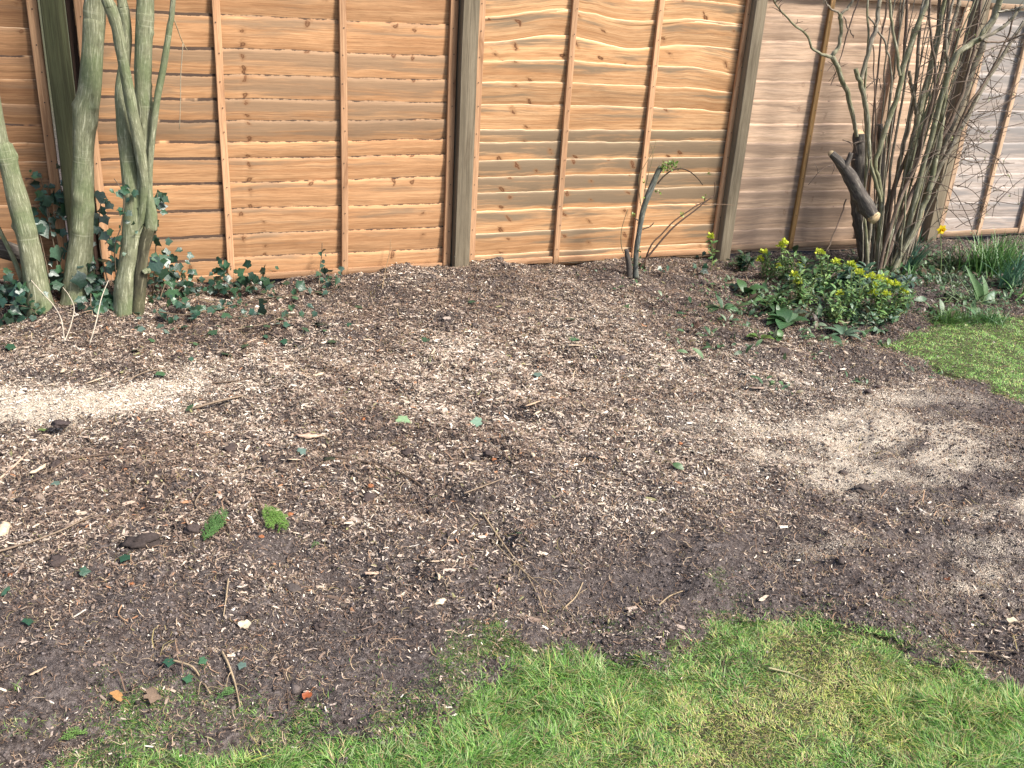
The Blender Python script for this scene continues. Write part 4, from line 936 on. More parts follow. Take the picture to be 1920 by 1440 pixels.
stems = [
 ([(735, 1125, 34), (765, 950, 36), (800, 760, 38), (845, 560, 42), (880, 400, 40), (915, 270, 34), (945, 120, 30), (975, -15, 26)], 0, .05, M_BARK_G, 5),
 ([(770, 1120, 30), (830, 900, 30), (880, 700, 30), (935, 500, 32), (985, 310, 32), (1030, 222, 34), (1085, 185, 32), (1140, 130, 34), (1185, 60, 36), (1210, -15, 34)], -.05, -.25, M_BARK_G, 6),
 ([(1120, 165, 22), (1190, 130, 20), (1245, 85, 20), (1290, 35, 20), (1340, 20, 18)], -.25, -.32, M_BARK_S, 5),
 ([(1195, 50, 14), (1240, 45, 13), (1285, 35, 16)], -.25, -.3, M_BARK_S, 3),
 ([(1135, 172, 12), (1190, 178, 11), (1245, 170, 10), (1310, 140, 9)], -.25, -.33, M_BARK_R, 5),
 ([(720, 1122, 28), (765, 920, 28), (825, 720, 28), (890, 520, 28), (940, 350, 26), (985, 180, 24), (1020, 40, 22), (1030, -15, 22)], .06, .12, M_BARK_S, 4),
 ([(760, 1128, 34), (850, 950, 32), (905, 800, 32), (938, 650, 32), (960, 500, 32), (975, 400, 26)], -.12, -.12, M_BARK_G, 4),
 ([(800, 1085, 34), (880, 850, 34), (950, 660, 34), (1020, 480, 36), (1080, 320, 36), (1135, 180, 36), (1180, 60, 34), (1205, -10, 34)], .03, .03, M_BARK_S, 5),
 ([(770, 1110, 28), (870, 880, 28), (960, 690, 28), (1050, 520, 28), (1120, 390, 26), (1180, 290, 24), (1240, 190, 22), (1305, 90, 20)], -.05, -.05, M_BARK_S, 6),
 ([(690, 1060, 18), (712, 800, 18), (745, 560, 18), (790, 300, 18), (808, 100, 17), (812, -12, 16)], .1, .14, M_BARK_R, 2),
 ([(705, 1115, 22), (745, 850, 22), (830, 600, 22), (900, 360, 22), (935, 160, 20), (950, -15, 18)], .03, .08, M_BARK_R, 3),
 ([(725, 1115, 20), (790, 820, 20), (880, 580, 20), (945, 330, 18), (975, 140, 17), (990, -12, 16)], -.04, .0, M_BARK_R, 3),
 ([(742, 392, 12), (745, 300, 12), (730, 220, 12), (708, 160, 12), (680, 110, 11), (648, 70, 9)], -.1, -.12, M_BARK_S, 1),
 ([(660, 1110, 34), (668, 990, 34), (690, 850, 34), (700, 700, 34), (700, 590, 34), (698, 525, 32)], .06, .06, M_STUMP, 0),
 ([(712, 1122, 24), (770, 960, 24), (840, 800, 24), (900, 680, 22), (970, 560, 22), (1030, 430, 20), (1080, 260, 18), (1110, 120, 16), (1125, -12, 15)], -.1, -.05, M_BARK_R, 5),
 ([(645, 1105, 24), (650, 1010, 24), (660, 930, 22), (680, 860, 20)], -.06, -.08, M_BARK_S, 0),
 ([(625, 1080, 8), (622, 950, 8), (632, 820, 8), (650, 700, 7), (660, 660, 6)], -.18, -.2, M_BARK_S, 0),
 ([(668, 1108, 28), (700, 960, 28), (745, 820, 28), (780, 700, 26), (800, 600, 26), (830, 480, 22), (850, 330, 20), (860, 160, 18), (885, -12, 16)], .1, .15, M_BARK_S, 3),
 ([(850, 480, 24), (842, 410, 22), (828, 350, 20), (822, 300, 16)], .02, .02, M_BARK_S, 2),
 ([(700, 1118, 22), (740, 960, 22), (790, 820, 20), (850, 700, 18), (880, 560, 18), (920, 420, 16), (930, 260, 15), (905, 110, 13), (910, -12, 12)], -.13, -.16, M_BARK_R, 3),
 ([(780, 1095, 18), (860, 900, 18), (930, 740, 17), (1000, 600, 16), (1060, 460, 15), (1150, 330, 13), (1230, 170, 12), (1265, 60, 10)], .0, -.1, M_BARK_R, 6),
 ([(685, 1100, 10), (676, 800, 9), (678, 500, 9), (672, 300, 8), (668, 190, 7)], -.05, -.02, M_BARK_R, 2),
 ([(555, 840, 8), (520, 940, 8), (470, 1060, 7)], -.02, .05, M_BARK_R, 0),
 ([(610, -10, 9), (585, 60, 8), (555, 160, 8), (525, 260, 6), (490, 360, 4)], -.02, .02, M_BARK_R, 2),
 ([(545, 70, 7), (570, 130, 7), (585, 160, 5)], -.1, -.1, M_BARK_R, 1),
 ([(975, 400, 20), (985, 300, 20), (975, 180, 18), (985, 90, 16), (1010, -12, 14)], -.12, -.1, M_BARK_S, 3),
 ([(960, 1000, 30 * 0 + 6), (940, 900, 6), (935, 800, 5)], -.05, -.05, M_BARK_S, 1),
]
rq = random.Random(5)
for k in range(30):                                   # the thinner rods that fill the clump
    bx = rq.uniform(640, 830); tx = 680 + (bx - 640) * 2.8 + rq.uniform(-60, 130); bend = rq.uniform(-30, 40); wd = rq.choice([7, 8, 10, 12, 15, 18]); top = rq.choice([-15, -15, -15, 120, 260])
    f = (1115 - top) / 1130
    pts = [(bx + (tx - bx) * f * q ** 1.15 + bend * math.sin(3.1 * q) + rq.uniform(-7, 7), 1115 - rq.uniform(0, 20) * (q == 0) - (1115 - top) * q, wd * (1 - .35 * q)) for q in (0, .2, .4, .6, .8, 1)]
    d0 = rq.uniform(-.14, .16); stems.append((pts, d0, d0 + rq.uniform(-.05, .08), rq.choice([M_BARK_S, M_BARK_R, M_BARK_S, M_BARK_G]), 3))
for k, (zp, a, b, mt, ntw) in enumerate(stems):
    sh(zp, a, b, mt, 12 if zp[0][2] > 18 else 8, 70 + k, True, "stem", .08, zp[0][1] > 1040, None, ntw)
# fine arching twigs on the right side
rs = np.random.default_rng(99); gs = []; tips = []
arch = [[(930, 690), (1010, 660), (1090, 665), (1125, 720), (1130, 790)], [(1130, 770), (1200, 800), (1300, 832)], [(1000, 660), (1100, 685), (1200, 690), (1265, 688)], [(1080, 185), (1130, 230), (1160, 320), (1170, 420)],
        [(1060, 330), (1140, 260), (1230, 310)], [(980, 420), (1060, 520), (1130, 560), (1160, 550)], [(1090, 300), (1180, 380), (1300, 410)], [(1110, 470), (1200, 470), (1290, 475)], [(1000, 580), (1060, 500), (1130, 560), (1160, 560)], [(900, 900), (980, 880), (1060, 950), (1120, 945)],
        [(830, 780), (860, 820), (910, 790)], [(900, 760), (1000, 800), (1060, 900), (1085, 960)], [(540, 590), (570, 600), (595, 610)], [(650, 660), (560, 680), (460, 710), (395, 780)], [(1010, 780), (1080, 800), (1140, 860)], [(1060, 600), (1150, 640), (1220, 700), (1260, 790)], [(870, 1000), (930, 940), (990, 880)],
        [(750, 1010), (790, 1060), (830, 1080)], [(930, 500), (1000, 560), (1080, 590), (1120, 640)], [(960, 250), (1050, 330), (1120, 330), (1210, 350)], [(1130, 420), (1220, 400), (1300, 330)], [(640, 370), (690, 330), (700, 380)]]
for i, a in enumerate(arch):
    Yk = Y_S + rs.uniform(-.3, .05)
    P = np.array([F(1340 + p[0] / 2.25, p[1] / 2.25, Yk + rs.uniform(-.03, .03)) for p in a])
    gs.append(thin(P, [.0035, .0018], (.115, .085, .065), 5, i, 16)); C = spline(P, 24); tips.append(C[-1])
    for k in range(5):
        j = rs.integers(4, 23); e = C[j] + rs.normal(0, .05, 3) * [1, .6, 1] + [.02, 0, .005]; mid = .5 * (C[j] + e) + rs.normal(0, .008, 3)
        gs.append(thin([C[j], mid, e], [.0022, .0012], (.13, .10, .08), 5, k)); tips.append(e)
for k in range(80):
    zx, zy = rs.uniform(880, 1320), rs.uniform(60, 900); Yk = Y_S + rs.uniform(-.35, .1); p = F(1340 + zx / 2.25, zy / 2.25, Yk)
    d = np.array([rs.normal(.6, .5), rs.normal(0, .3), rs.normal(-.05, .5)]); ln = rs.uniform(.06, .2)
    p1 = p + d * ln * .5 + rs.normal(0, .015, 3); p2 = p + d * ln + rs.normal(0, .03, 3)
    st = np.array([p[0] - rs.uniform(.1, .3), Yk, p[2] + rs.uniform(-.15, .04)])
    gs.append(thin([st, p, p1, p2], [.003, .0014], (.12, .09, .07), 5, k, 12)); tips.append(p2)
    for j in range(3): e = p1 + rs.normal(0, .035, 3); gs.append(thin([p1, e], [.0018, .001], (.14, .11, .08), 5, j)); tips.append(e)
part("fine_twigs", merge(*gs), M_BITS, tS)
part("buds", buds(np.array(tips)[rs.integers(0, len(tips), 90)], 190, .006, .012, 8, [(.20, .24, .07), (.28, .30, .11), (.15, .18, .06)]), M_LEAF, tS, False)

# ------------------------------------------------------------------ border plants
def stem_plant(label, base, heads, nst, size, seed, cols, headc=None, height=.2, name="spurge_plant", cat="plant", group=None, leaf=.042, lw=.16):
    rs = np.random.default_rng(seed); base = np.asarray(base, float)
    t = thing(name, label, cat, base, group); tubes = []; P = []; fw = []; up = []; S = []
    ends = [np.asarray(h, float) for h in heads]
    for k in range(nst): ends.append(base + np.array([rs.normal(0, size), rs.normal(0, size * .6), height * rs.uniform(.4, 1.2)]))
    for k, e in enumerate(ends):
        foot = base + np.array([rs.normal(0, size * .35), rs.normal(0, size * .25), -.01])
        mid = .5 * (foot + e) + rs.normal(0, .012, 3); C = spline([foot, mid, e], 20)
        tubes.append(thin([foot, mid, e], [.0028, .002], (.15, .17, .06), 5, k))
        nl = int(9 + 16 * np.linalg.norm(e - foot) / .2)
        for j in range(nl):
            i = rs.integers(4, 20); th = rs.uniform(0, 6.28)
            P.append(C[i]); fw.append([math.cos(th), math.sin(th), rs.uniform(-.3, 1.2)]); up.append([rs.normal(0, .3), rs.normal(-.2, .3), 1]); S.append(leaf * rs.uniform(.45, 1.3))
    part("stems", merge(*tubes), M_BITS, t)
    C = np.asarray(cols)[rs.integers(0, len(cols), len(P))] * rs.uniform(.75, 1.25, (len(P), 1))
    part("leaves", leaves_at(P, fw, up, S, C, 'oval', wd=lw, curl=.25), M_LEAF, t, False)
    for h in heads:
        n = 60; d = rs.normal(0, 1, (n, 3)); d /= np.linalg.norm(d, axis=1, keepdims=True); d[:, 2] = np.abs(d[:, 2]) * .9
        hp = np.asarray(h) + d * rs.uniform(.006, .024, (n, 1)) * [1, 1, 1.2] + [0, 0, -.004]
        hc = np.asarray(headc or [(.50, .56, .05), (.60, .62, .08), (.38, .46, .045)])[rs.integers(0, 3, n)]
        part("flower_head", leaves_at(hp, d + [0, 0, .2], rs.normal(0, .3, (n, 3)) + d + [0, 0, .5], rs.uniform(.011, .019, n), hc, 'oval', wd=.45, n=2, curl=.1), M_PETAL, t, False)
    return t
SPG = [(.09, .18, .055), (.14, .25, .075), (.055, .11, .045), (.21, .31, .11)]
def hd(px, py, Y): return F(px, py, Y)
yb = lambda px, py: base_y(px, py)
grp = "yellow green flowering plants in the border"
b = G(1437, 525); stem_plant("small flowering plant at the foot of the pinkish panel, leftmost of the border", b, [hd(1425, 487, b[1]), hd(1460, 500, b[1] - .02), hd(1432, 474, b[1])], 5, .05, 61, SPG, height=.16, group=grp)
b = G(1470, 530); stem_plant("tall spindly plant with a flower head by the dark stained batten", b, [hd(1465, 462, b[1]), hd(1471, 456, b[1] - .01), hd(1500, 498, b[1])], 5, .06, 62, SPG, height=.18, group=grp)
b = G(1540, 540); stem_plant("plant with one large yellow head in front of the pinkish panel", b, [hd(1537, 474, b[1]), hd(1567, 492, b[1])], 9, .08, 63, SPG, height=.18, group=grp, leaf=.045)
b = G(1505, 575); stem_plant("flowering plant with a drooping yellow head left of the main clump", b, [hd(1490, 517, b[1]), hd(1496, 530, b[1])], 7, .07, 64, SPG, height=.2, group=grp)
b = G(1600, 590); stem_plant("dark leaved plant with two yellow heads in the middle of the clump", b, [hd(1596, 498, b[1] + .02), hd(1612, 512, b[1]), hd(1574, 552, b[1] - .03)], 10, .10, 65, SPG, height=.24, group=grp)
b = G(1652, 598); stem_plant("bushy plant with the most yellow heads at the front right of the clump", b, [hd(1650, 522, b[1]), hd(1664, 531, b[1]), hd(1679, 534, b[1]), hd(1637, 550, b[1]), hd(1640, 538, b[1]), hd(1660, 552, b[1] - .02), hd(1695, 548, b[1] - .01), hd(1632, 520, b[1])], 10, .10, 66, SPG, height=.24, group=grp)
b = G(1560, 605); stem_plant("leafy green plant without flowers at the front of the clump", b, [], 15, .09, 67, SPG, height=.20, name="leafy_plant", leaf=.04)
b = G(1690, 585); stem_plant("fine leaved green plant right of the yellow clump", b, [], 9, .06, 68, [(.06, .13, .045), (.09, .17, .06)], height=.12, name="leafy_plant", leaf=.05, lw=.07)
b = G(1600, 545); stem_plant("dark glossy plant at the base of the shrub stems", b, [], 12, .12, 69, [(.03, .075, .04), (.05, .10, .055), (.10, .15, .11)], height=.13, name="leafy_plant", leaf=.06, lw=.2)
b = G(1332, 510); stem_plant("thin shoot with one lime head beside the knotty post", b, [hd(1332, 445, b[1])], 0, .02, 70, SPG, height=.1, group=grp)
b = G(1395, 508); stem_plant("low dark leafed plant beside the knotty post", b, [], 5, .05, 71, [(.025, .06, .03), (.04, .085, .035)], height=.11, name="leafy_plant", leaf=.05, lw=.25)
def rosette(label, base, n, ln, wd, seed, cols, elev=(.2, .9), name="rosette_plant", cat="plant", curl=.35, dirs=None):
    rs = np.random.default_rng(seed); base = np.asarray(base, float)
    th = rs.uniform(0, 6.28, n) if dirs is None else np.asarray(dirs); el = rs.uniform(*elev, n)
    fw = np.stack([np.cos(th) * np.cos(el), np.sin(th) * np.cos(el), np.sin(el)], 1)
    up = np.stack([-np.cos(th) * np.sin(el), -np.sin(th) * np.sin(el), np.cos(el)], 1) + rs.normal(0, .15, (n, 3))
    P = base + np.stack([np.cos(th), np.sin(th), 0 * th], 1) * .012 + [0, 0, .012]
    C = np.asarray(cols)[rs.integers(0, len(cols), n)] * rs.uniform(.8, 1.2, (n, 1))
    t = thing(name, label, cat, base)
    for i in range(n):
        part("leaf", leaves_at(P[i:i + 1], fw[i:i + 1], up[i:i + 1], [ln * rs.uniform(.75, 1.15)], C[i:i + 1], 'oval', wd=wd, n=8, curl=curl, fold=.25), M_LEAF, t)
    return t
rosette("broad crinkled green leaves lying at the front left of the border", G(1475, 610), 9, .13, .36, 81, [(.045, .105, .04), (.07, .14, .05), (.10, .17, .09)], (.05, .6))
rosette("pale grey green rosette at the edge of the chips below the clump", G(1580, 632), 12, .10, .17, 82, [(.12, .18, .12), (.09, .15, .09), (.16, .22, .15)], (.05, .6))
rosette("three broad drooping leaves on the chips left of the border", G(1355, 582), 4, .12, .28, 83, [(.045, .10, .045), (.06, .12, .055)], (.0, .25), dirs=[2.8, -.5, .1, 3.4])
rosette("small leafy seedling left of the border", G(1395, 552), 5, .11, .3, 84, [(.04, .10, .035), (.055, .12, .04)], (.2, .8))
rosette("lime green lobed seedling beside the big dark clod", G(1425, 640), 6, .065, .4, 85, [(.12, .19, .03), (.08, .15, .03)], (.3, 1.0))
rosette("small green seedling right of the lime one", G(1462, 640), 5, .06, .35, 86, [(.05, .12, .035), (.07, .14, .04)], (.3, 1.0))
rosette("short broad leafed sprout at the lawn corner", G(1650, 622), 4, .07, .25, 87, [(.07, .14, .06), (.14, .20, .14)], (.1, .6))
def strap_clump(label, base, n, ln, wd, seed, cols, lean=(0, 0), spread=.35, name="daffodil_clump", cat="plant", rad=.05, bend=.5):
    rs = np.random.default_rng(seed); base = np.asarray(base, float)
    t = thing(name, label, cat, base)
    P = base + np.stack([rs.normal(0, rad, n), rs.normal(0, rad * .6, n), np.full(n, -.01)], 1)
    d = np.stack([rs.normal(lean[0], spread, n), rs.normal(lean[1], spread * .7, n), np.ones(n)], 1); d /= np.linalg.norm(d, axis=1, keepdims=True)
    gl = []
    for k, bd in enumerate((.15, .4, bend)):
        bV, bq = blade_shape(bd, 7); s = np.arange(n) % 3 == k
        # blade: local z is its length, local y its bending direction
        hor = np.stack([d[s, 0], d[s, 1], np.zeros(s.sum())], 1) + rs.normal(0, .15, (s.sum(), 3)); zc = d[s]
        x_ = np.cross(hor, zc); x_ /= np.linalg.norm(x_, axis=1, keepdims=True) + 1e-9; y_ = np.cross(zc, x_)
        M = np.stack([x_, y_, zc], 2); l = ln * rs.uniform(.6, 1.1, s.sum())
        gl.append(inst(bV, bq, None, P[s], M, np.stack([np.full(s.sum(), wd), l, l], 1), np.asarray(cols)[rs.integers(0, len(cols), s.sum())] * rs.uniform(.8, 1.2, (s.sum(), 1))))
    part("leaves", merge(*gl), M_LEAF, t, False)
    return t
BLU = [(.06, .15, .09), (.09, .19, .12), (.05, .12, .07)]; GRN = [(.05, .13, .03), (.075, .18, .04), (.12, .23, .06)]
strap_clump("blue green daffodil leaves leaning right beside the shrub base", G(1698, 510), 34, .36, .012, 91, BLU, (.28, -.05), .12, rad=.03)
strap_clump("dark green clump of upright strap leaves below the silvery panel", G(1856, 512), 240, .32, .010, 92, GRN, (.0, 0), .32, rad=.10)
strap_clump("blue green daffodil clump at the right edge of the photo", G(1893, 540), 60, .31, .012, 93, BLU, (.05, -.05), .25, rad=.05)
strap_clump("short green leaves at the foot of the leaning daffodil leaves", G(1703, 522), 16, .14, .010, 94, GRN, (.05, 0), .3, rad=.03)
strap_clump("low tuft of bright grass at the lawn corner", G(1783, 604), 420, .14, .004, 95, [(.085, .18, .035), (.12, .22, .05), (.06, .13, .03)], (0, -.1), .9, name="grass_tuft", rad=.06, bend=1.2)
strap_clump("grass tuft below the broad tulip leaves", G(1852, 602), 300, .13, .004, 96, [(.06, .15, .045), (.09, .18, .05)], (0, -.1), .8, name="grass_tuft", rad=.06, bend=1.2)
strap_clump("green leaves beyond the right edge behind the lawn", G(1940, 560), 30, .22, .010, 97, GRN, (0, 0), .4, rad=.08)
strap_clump("sparse narrow leaves on the dark soil below the daffodil flower", G(1775, 515), 26, .12, .006, 98, [(.06, .11, .05), (.09, .14, .07)], (0, 0), .9, name="leafy_plant", rad=.10, bend=1.0)
strap_clump("flattened pale straps beside the tulip", G(1805, 564), 70, .22, .008, 99, [(.16, .21, .10), (.10, .16, .06)], (-.4, -.1), 1.3, name="leafy_plant", rad=.06, bend=.9)
strap_clump("thin grassy sprigs beside the shrub foot", G(1745, 500), 18, .14, .005, 100, [(.07, .12, .06), (.11, .15, .09)], (0, 0), .7, name="leafy_plant", rad=.08)
strap_clump("broad dark glossy leaves behind the yellow clump in front of the shrub", G(1545, 556), 18, .22, .018, 101, [(.025, .07, .03), (.035, .09, .035), (.05, .115, .04)], (0, -.15), .55, name="leafy_plant", rad=.06, bend=.9)
stem_plant("dark leafy undergrowth between the pinkish panel and the yellow clump", G(1500, 548), [], 8, .13, 102, [(.025, .06, .025), (.04, .085, .03)], height=.14, name="leafy_plant", leaf=.055, lw=.2)
stem_plant("bluish low undergrowth at the right foot of the shrub", G(1655, 540), [], 9, .12, 103, [(.045, .09, .06), (.07, .12, .09), (.11, .16, .14)], height=.10, name="leafy_plant", leaf=.06, lw=.18)
stem_plant("low undergrowth on the dark soil in front of the yellow heads", G(1625, 612), [], 6, .12, 104, [(.05, .10, .05), (.08, .14, .08)], height=.10, name="leafy_plant", leaf=.05, lw=.16)
stem_plant("leafy green mound left of the broad crinkled leaves", G(1455, 585), [], 8, .07, 105, [(.04, .09, .03), (.06, .125, .04)], height=.10, name="leafy_plant", leaf=.055, lw=.22)
strap_clump("dark grassy leaves under the silvery panel behind the daffodil", G(1800, 502), 130, .22, .007, 106, [(.03, .075, .03), (.05, .10, .04), (.10, .12, .06)], (0, 0), .5, name="leafy_plant", rad=.11, bend=.8)
strap_clump("dark low leaves on the soil between daffodil flower and tulip", G(1790, 535), 110, .14, .007, 107, [(.03, .07, .035), (.06, .11, .06), (.14, .18, .11)], (0, -.1), 1.0, name="leafy_plant", rad=.14, bend=1.0)
strap_clump("lush green clump behind the right edge daffodils", G(1915, 500), 70, .28, .010, 108, GRN, (0, 0), .4, rad=.10)
# tulip: a few broad leaves
bT = G(1838, 572); tT = thing("tulip", "pale green plant with very broad folded leaves on the dark soil", "plant", bT)
for px, py, L_, W_, upv, cl in [(1827, 523, .20, .13, (-.3, -1, .2), (.10, .19, .07)), (1848, 524, .16, .14, (.2, -1, .4), (.13, .21, .10)), (1864, 548, .15, .22, (.4, -.6, .8), (.10, .17, .10)), (1822, 510, .18, .06, (-.2, -1, .1), (.11, .19, .08))]:
    tip = F(px, py, bT[1]); fw = tip - bT; part("leaf", leaves_at([bT + [0, 0, -.005]], [fw], [upv], [np.linalg.norm(fw) * 1.15], [cl], 'oval', wd=W_, n=9, curl=.25, fold=.5), M_LEAF, tT)
# daffodil flower
bD = G(1763, 522); tD = thing("daffodil", "single yellow daffodil in flower on a tall stem", "flower", bD)
hp = F(1765, 430, bD[1]); part("stem", thin([bD, .5 * (bD + hp) + [.004, 0, 0], hp + [0, .01, -.005]], [.0035, .003], (.14, .19, .08)), M_BITS, tD)
ax = np.array([-.25, -.93, -.1]); ax /= np.linalg.norm(ax); e1 = np.cross(ax, [0, 0, 1]); e1 /= np.linalg.norm(e1); e2 = np.cross(e1, ax)
fwp = [math.cos(a) * e1 + math.sin(a) * e2 + ax * .25 for a in np.arange(6) * math.pi / 3]
for k in range(6): part("petal", leaves_at([hp], [fwp[k]], [ax], [.036], [(.72, .56, .02)], 'oval', wd=.36, n=4, curl=.2), M_PETAL, tD)
th = np.linspace(0, 2 * math.pi, 15); V = []
for s, rd in ((0, .007), (.4, .009), (.8, .010), (1, .015)):
    for a in th: V.append(hp + ax * .024 * s + (math.cos(a) * e1 + math.sin(a) * e2) * rd * (1 + .08 * math.sin(a * 7) * s))
part("trumpet", dict(V=np.array(V), q=np.array([[i * 15 + j, i * 15 + j + 1, (i + 1) * 15 + j + 1, (i + 1) * 15 + j] for i in range(3) for j in range(14)]), col=np.repeat([[.75, .48, .01]], 60, 0)), M_PETAL, tD)

rs = np.random.default_rng(640); n = 5200
BORD = [make_blob(*b) for b in [(1500, 560, 150, 60, 1), (1620, 560, 150, 60, 1), (1760, 520, 170, 50, 1), (1860, 540, 120, 60, .8), (1420, 520, 110, 30, .6), (1790, 590, 130, 25, .8), (1560, 610, 120, 30, .7)]]
XY = scatter_xy(n, 2.6, 7.4, 3.2, 5.45, lambda a, b: np.clip(blobs(a, b, BORD) ** 2 + .8 * fbm(a, b, 6, 33) - .1, 0, 1) * (~lawn_mask(a, b)))
th = rs.uniform(0, 6.28, n); el = rs.uniform(-.1, 1.1, n); fw = np.stack([np.cos(th) * np.cos(el), np.sin(th) * np.cos(el), np.sin(el)], 1)
C = np.array([(.04, .09, .035), (.07, .14, .055), (.11, .18, .08), (.16, .21, .13), (.16, .13, .07), (.09, .06, .04)])[rs.choice(6, n, p=[.28, .26, .18, .1, .08, .1])] * rs.uniform(.7, 1.2, (n, 1))
g = leaves_at(np.stack([XY[:, 0], XY[:, 1], hgt(XY[:, 0], XY[:, 1]) + .004 + rs.random(n) * .025], 1), fw, rs.normal(0, .4, (n, 3)) + [0, -.2, 1], np.exp(rs.normal(math.log(.026), .45, n)), C, 'oval', wd=.2, n=4, curl=.3)
o = link("ground_cover", npmesh("ground_cover", g['V'], g['q'], None, g['col'], None, M_LEAF)); o['kind'] = 'stuff'; o['label'] = 'low green and withered weeds between the border plants'; o['category'] = 'weeds'
# ------------------------------------------------------------------ loose things lying on the bed
def ragged_leaf(rs, curl=.22):
    n = 15; a = np.linspace(0, 2 * math.pi, n + 1)[:-1]; r = (.42 + .07 * np.cos(5 * a + 1) + .06 * np.cos(2 * a + rs.uniform(0, 6)) + .05 * np.cos(3 * a + rs.uniform(0, 6))) * rs.uniform(.8, 1.2, n)
    V = np.vstack([[0, .5, .05], np.stack([r * np.sin(a) * .8, .5 + r * np.cos(a) * 1.15, curl * (rs.uniform(0, 1, n) * .5 + .7 * np.abs(np.sin(a)))], 1)])
    return V, [[0, 1 + i, 1 + (i + 1) % n] for i in range(n)]
def floor_leaf(label, px, py, size, colr, seed, kind='ivy', name="fallen_leaf", tilt=.35, stalk=True, wd=.3, group=None):
    rs = np.random.default_rng(seed); p = G(px, py, .016)
    th = rs.uniform(0, 6.28); fw = np.array([[math.cos(th), math.sin(th), rs.normal(0, .2)]]); up = np.array([[rs.normal(0, tilt), -.25 + rs.normal(0, tilt), 1]])
    c0 = p - .4 * size * fw[0]
    if kind == 'ivy' and py > 850: size = size * .8
    g = leaves_at([c0], fw, up, [size], [colr], kind, **({} if kind == 'ivy' else dict(wd=wd, curl=.3, n=6)))
    if kind == 'oval' and colr[0] > colr[1]:
        bV, bt = ragged_leaf(rs); g = inst(bV, None, bt, np.array([c0]), frame(fw, up), np.array([size * 1.1]), np.array([colr]))
    t = thing(name, label, "leaf", p, group); part("leaf_blade", g, M_IVY if kind == 'ivy' else M_LEAF, t, kind != 'ivy')
    if stalk: part("leaf_stalk", thin([c0, c0 - fw[0] * size * .35 + [0, 0, .004], c0 - fw[0] * size * .7 + [0, 0, -.008]], [.0012, .0009], tuple(.5 * np.array(colr) + np.array([.09, .07, .03]))), M_BITS, t)
    return t
DG = (.022, .065, .035); MG = (.045, .11, .05); GG = (.10, .15, .12)
for i, (lab, px, py, s, c, k) in enumerate([
    ("large dark green ivy leaf on soil left of the conifer sprigs", 232, 1047, .042, DG, 'ivy'), ("dark ivy leaf on soil below and left of the large one", 161, 1071, .036, DG, 'ivy'),
    ("ivy leaf at the left edge of the photo, half out of frame", 8, 1107, .036, MG, 'ivy'), ("small ivy leaf on bare soil near the left edge", 53, 1166, .034, DG, 'ivy'),
    ("grey green leaf upside down on the dark chips below the sawdust", 102, 906, .036, GG, 'ivy'), ("dark ivy leaf on chips in front of the second batten", 597, 605, .05, DG, 'ivy'),
    ("glossy ivy leaf on chips right of the sawdust, farther one", 425, 663, .048, DG, 'ivy'), ("mid green ivy leaf lying in front of the stem clump", 255, 655, .046, MG, 'ivy'),
    ("dark leaf on chips at far left in front of the leaning trunk", 22, 650, .046, DG, 'ivy'), ("green leaf poking up at the edge of the pale sawdust", 355, 763, .036, MG, 'ivy'),
    ("leftmost ivy leaf of the loose trail near the lawn", 317, 1243, .034, DG, 'ivy'), ("lowest ivy leaf of the loose trail near the lawn", 350, 1272, .030, MG, 'ivy'),
    ("middle ivy leaf of the loose trail near the lawn", 378, 1240, .026, MG, 'ivy'), ("grey green leaf right of the pale forked root near the lawn", 452, 1249, .028, GG, 'ivy'),
    ("small grey green leaf on chips below the long pale chip", 567, 845, .034, GG, 'ivy'), ("green leaf behind a pale curled chip in the middle of the bed", 1076, 634, .050, MG, 'ivy'),
    ("small green leaf on bare soil near the long root", 970, 1000, .030, MG, 'oval'), ("slim green leaf on the chips right of the bed's centre", 1270, 873, .046, (.07, .13, .05), 'oval'),
    ("dark leaf on chips behind the pale curled shreds", 800, 637, .05, DG, 'ivy'), ("small dark leaf beside the curled shreds, right one", 1008, 702, .04, GG, 'ivy'),
    ("pale green lobed leaf lying in the middle of the bed", 757, 787, .058, (.22, .33, .17), 'ivy'), ("blue green lobed leaf right of the pale green one", 893, 790, .046, (.19, .29, .20), 'ivy'),
    ("orange dry leaf on moss at the front left", 223, 1307, .032, (.42, .22, .08), 'oval'), ("grey brown dry leaf beside the orange one", 283, 1303, .042, (.22, .15, .10), 'oval'),
    ("cream dry leaf on dark soil above the loose ivy trail", 462, 1170, .034, (.50, .40, .28), 'oval'), ("rust red leaf scrap near the lawn edge", 578, 1302, .026, (.33, .09, .03), 'oval'),
    ("red brown leaf scrap on the pale soil at right", 1777, 1087, .026, (.36, .12, .05), 'oval'), ("beige dry leaf at the right edge of the photo", 1905, 1167, .050, (.62, .50, .34), 'oval'),
    ("dark ivy leaf in front of the fence near the third batten", 672, 575, .045, DG, 'ivy'), ("dark leaf on the sill of chips under the golden panel's left end", 885, 565, .04, DG, 'ivy'),
    ("dark leaf on the chips left of the broad drooping leaves", 1072, 597, .042, DG, 'ivy'), ("grey leaf on the chips in front of the border", 1395, 698, .04, GG, 'ivy'),
    ("glossy leaf on the chips between trunk clump and sawdust", 300, 700, .042, MG, 'ivy'), ("dark ivy leaf below the ivy along the fence", 400, 622, .046, DG, 'ivy'), ("lime scrap of leaf on the sawdust at left", 80, 805, .03, (.12, .19, .05), 'ivy')]):
    floor_leaf(lab, px, py, s, c, 200 + i, k, wd=.32)
rl = np.random.default_rng(71)
for i in range(34):                                   # leaves dropped from the ivy, nothing tells them apart
    floor_leaf("small green ivy leaf among those strewn on the chips in front of the ivy", rl.uniform(300, 720) - 60, 560 + abs(rl.normal(0, 55)) + rl.uniform(0, 30), rl.uniform(.022, .042), [DG, MG, DG, GG][rl.integers(0, 4)], 600 + i, group="ivy leaves strewn on the chips")
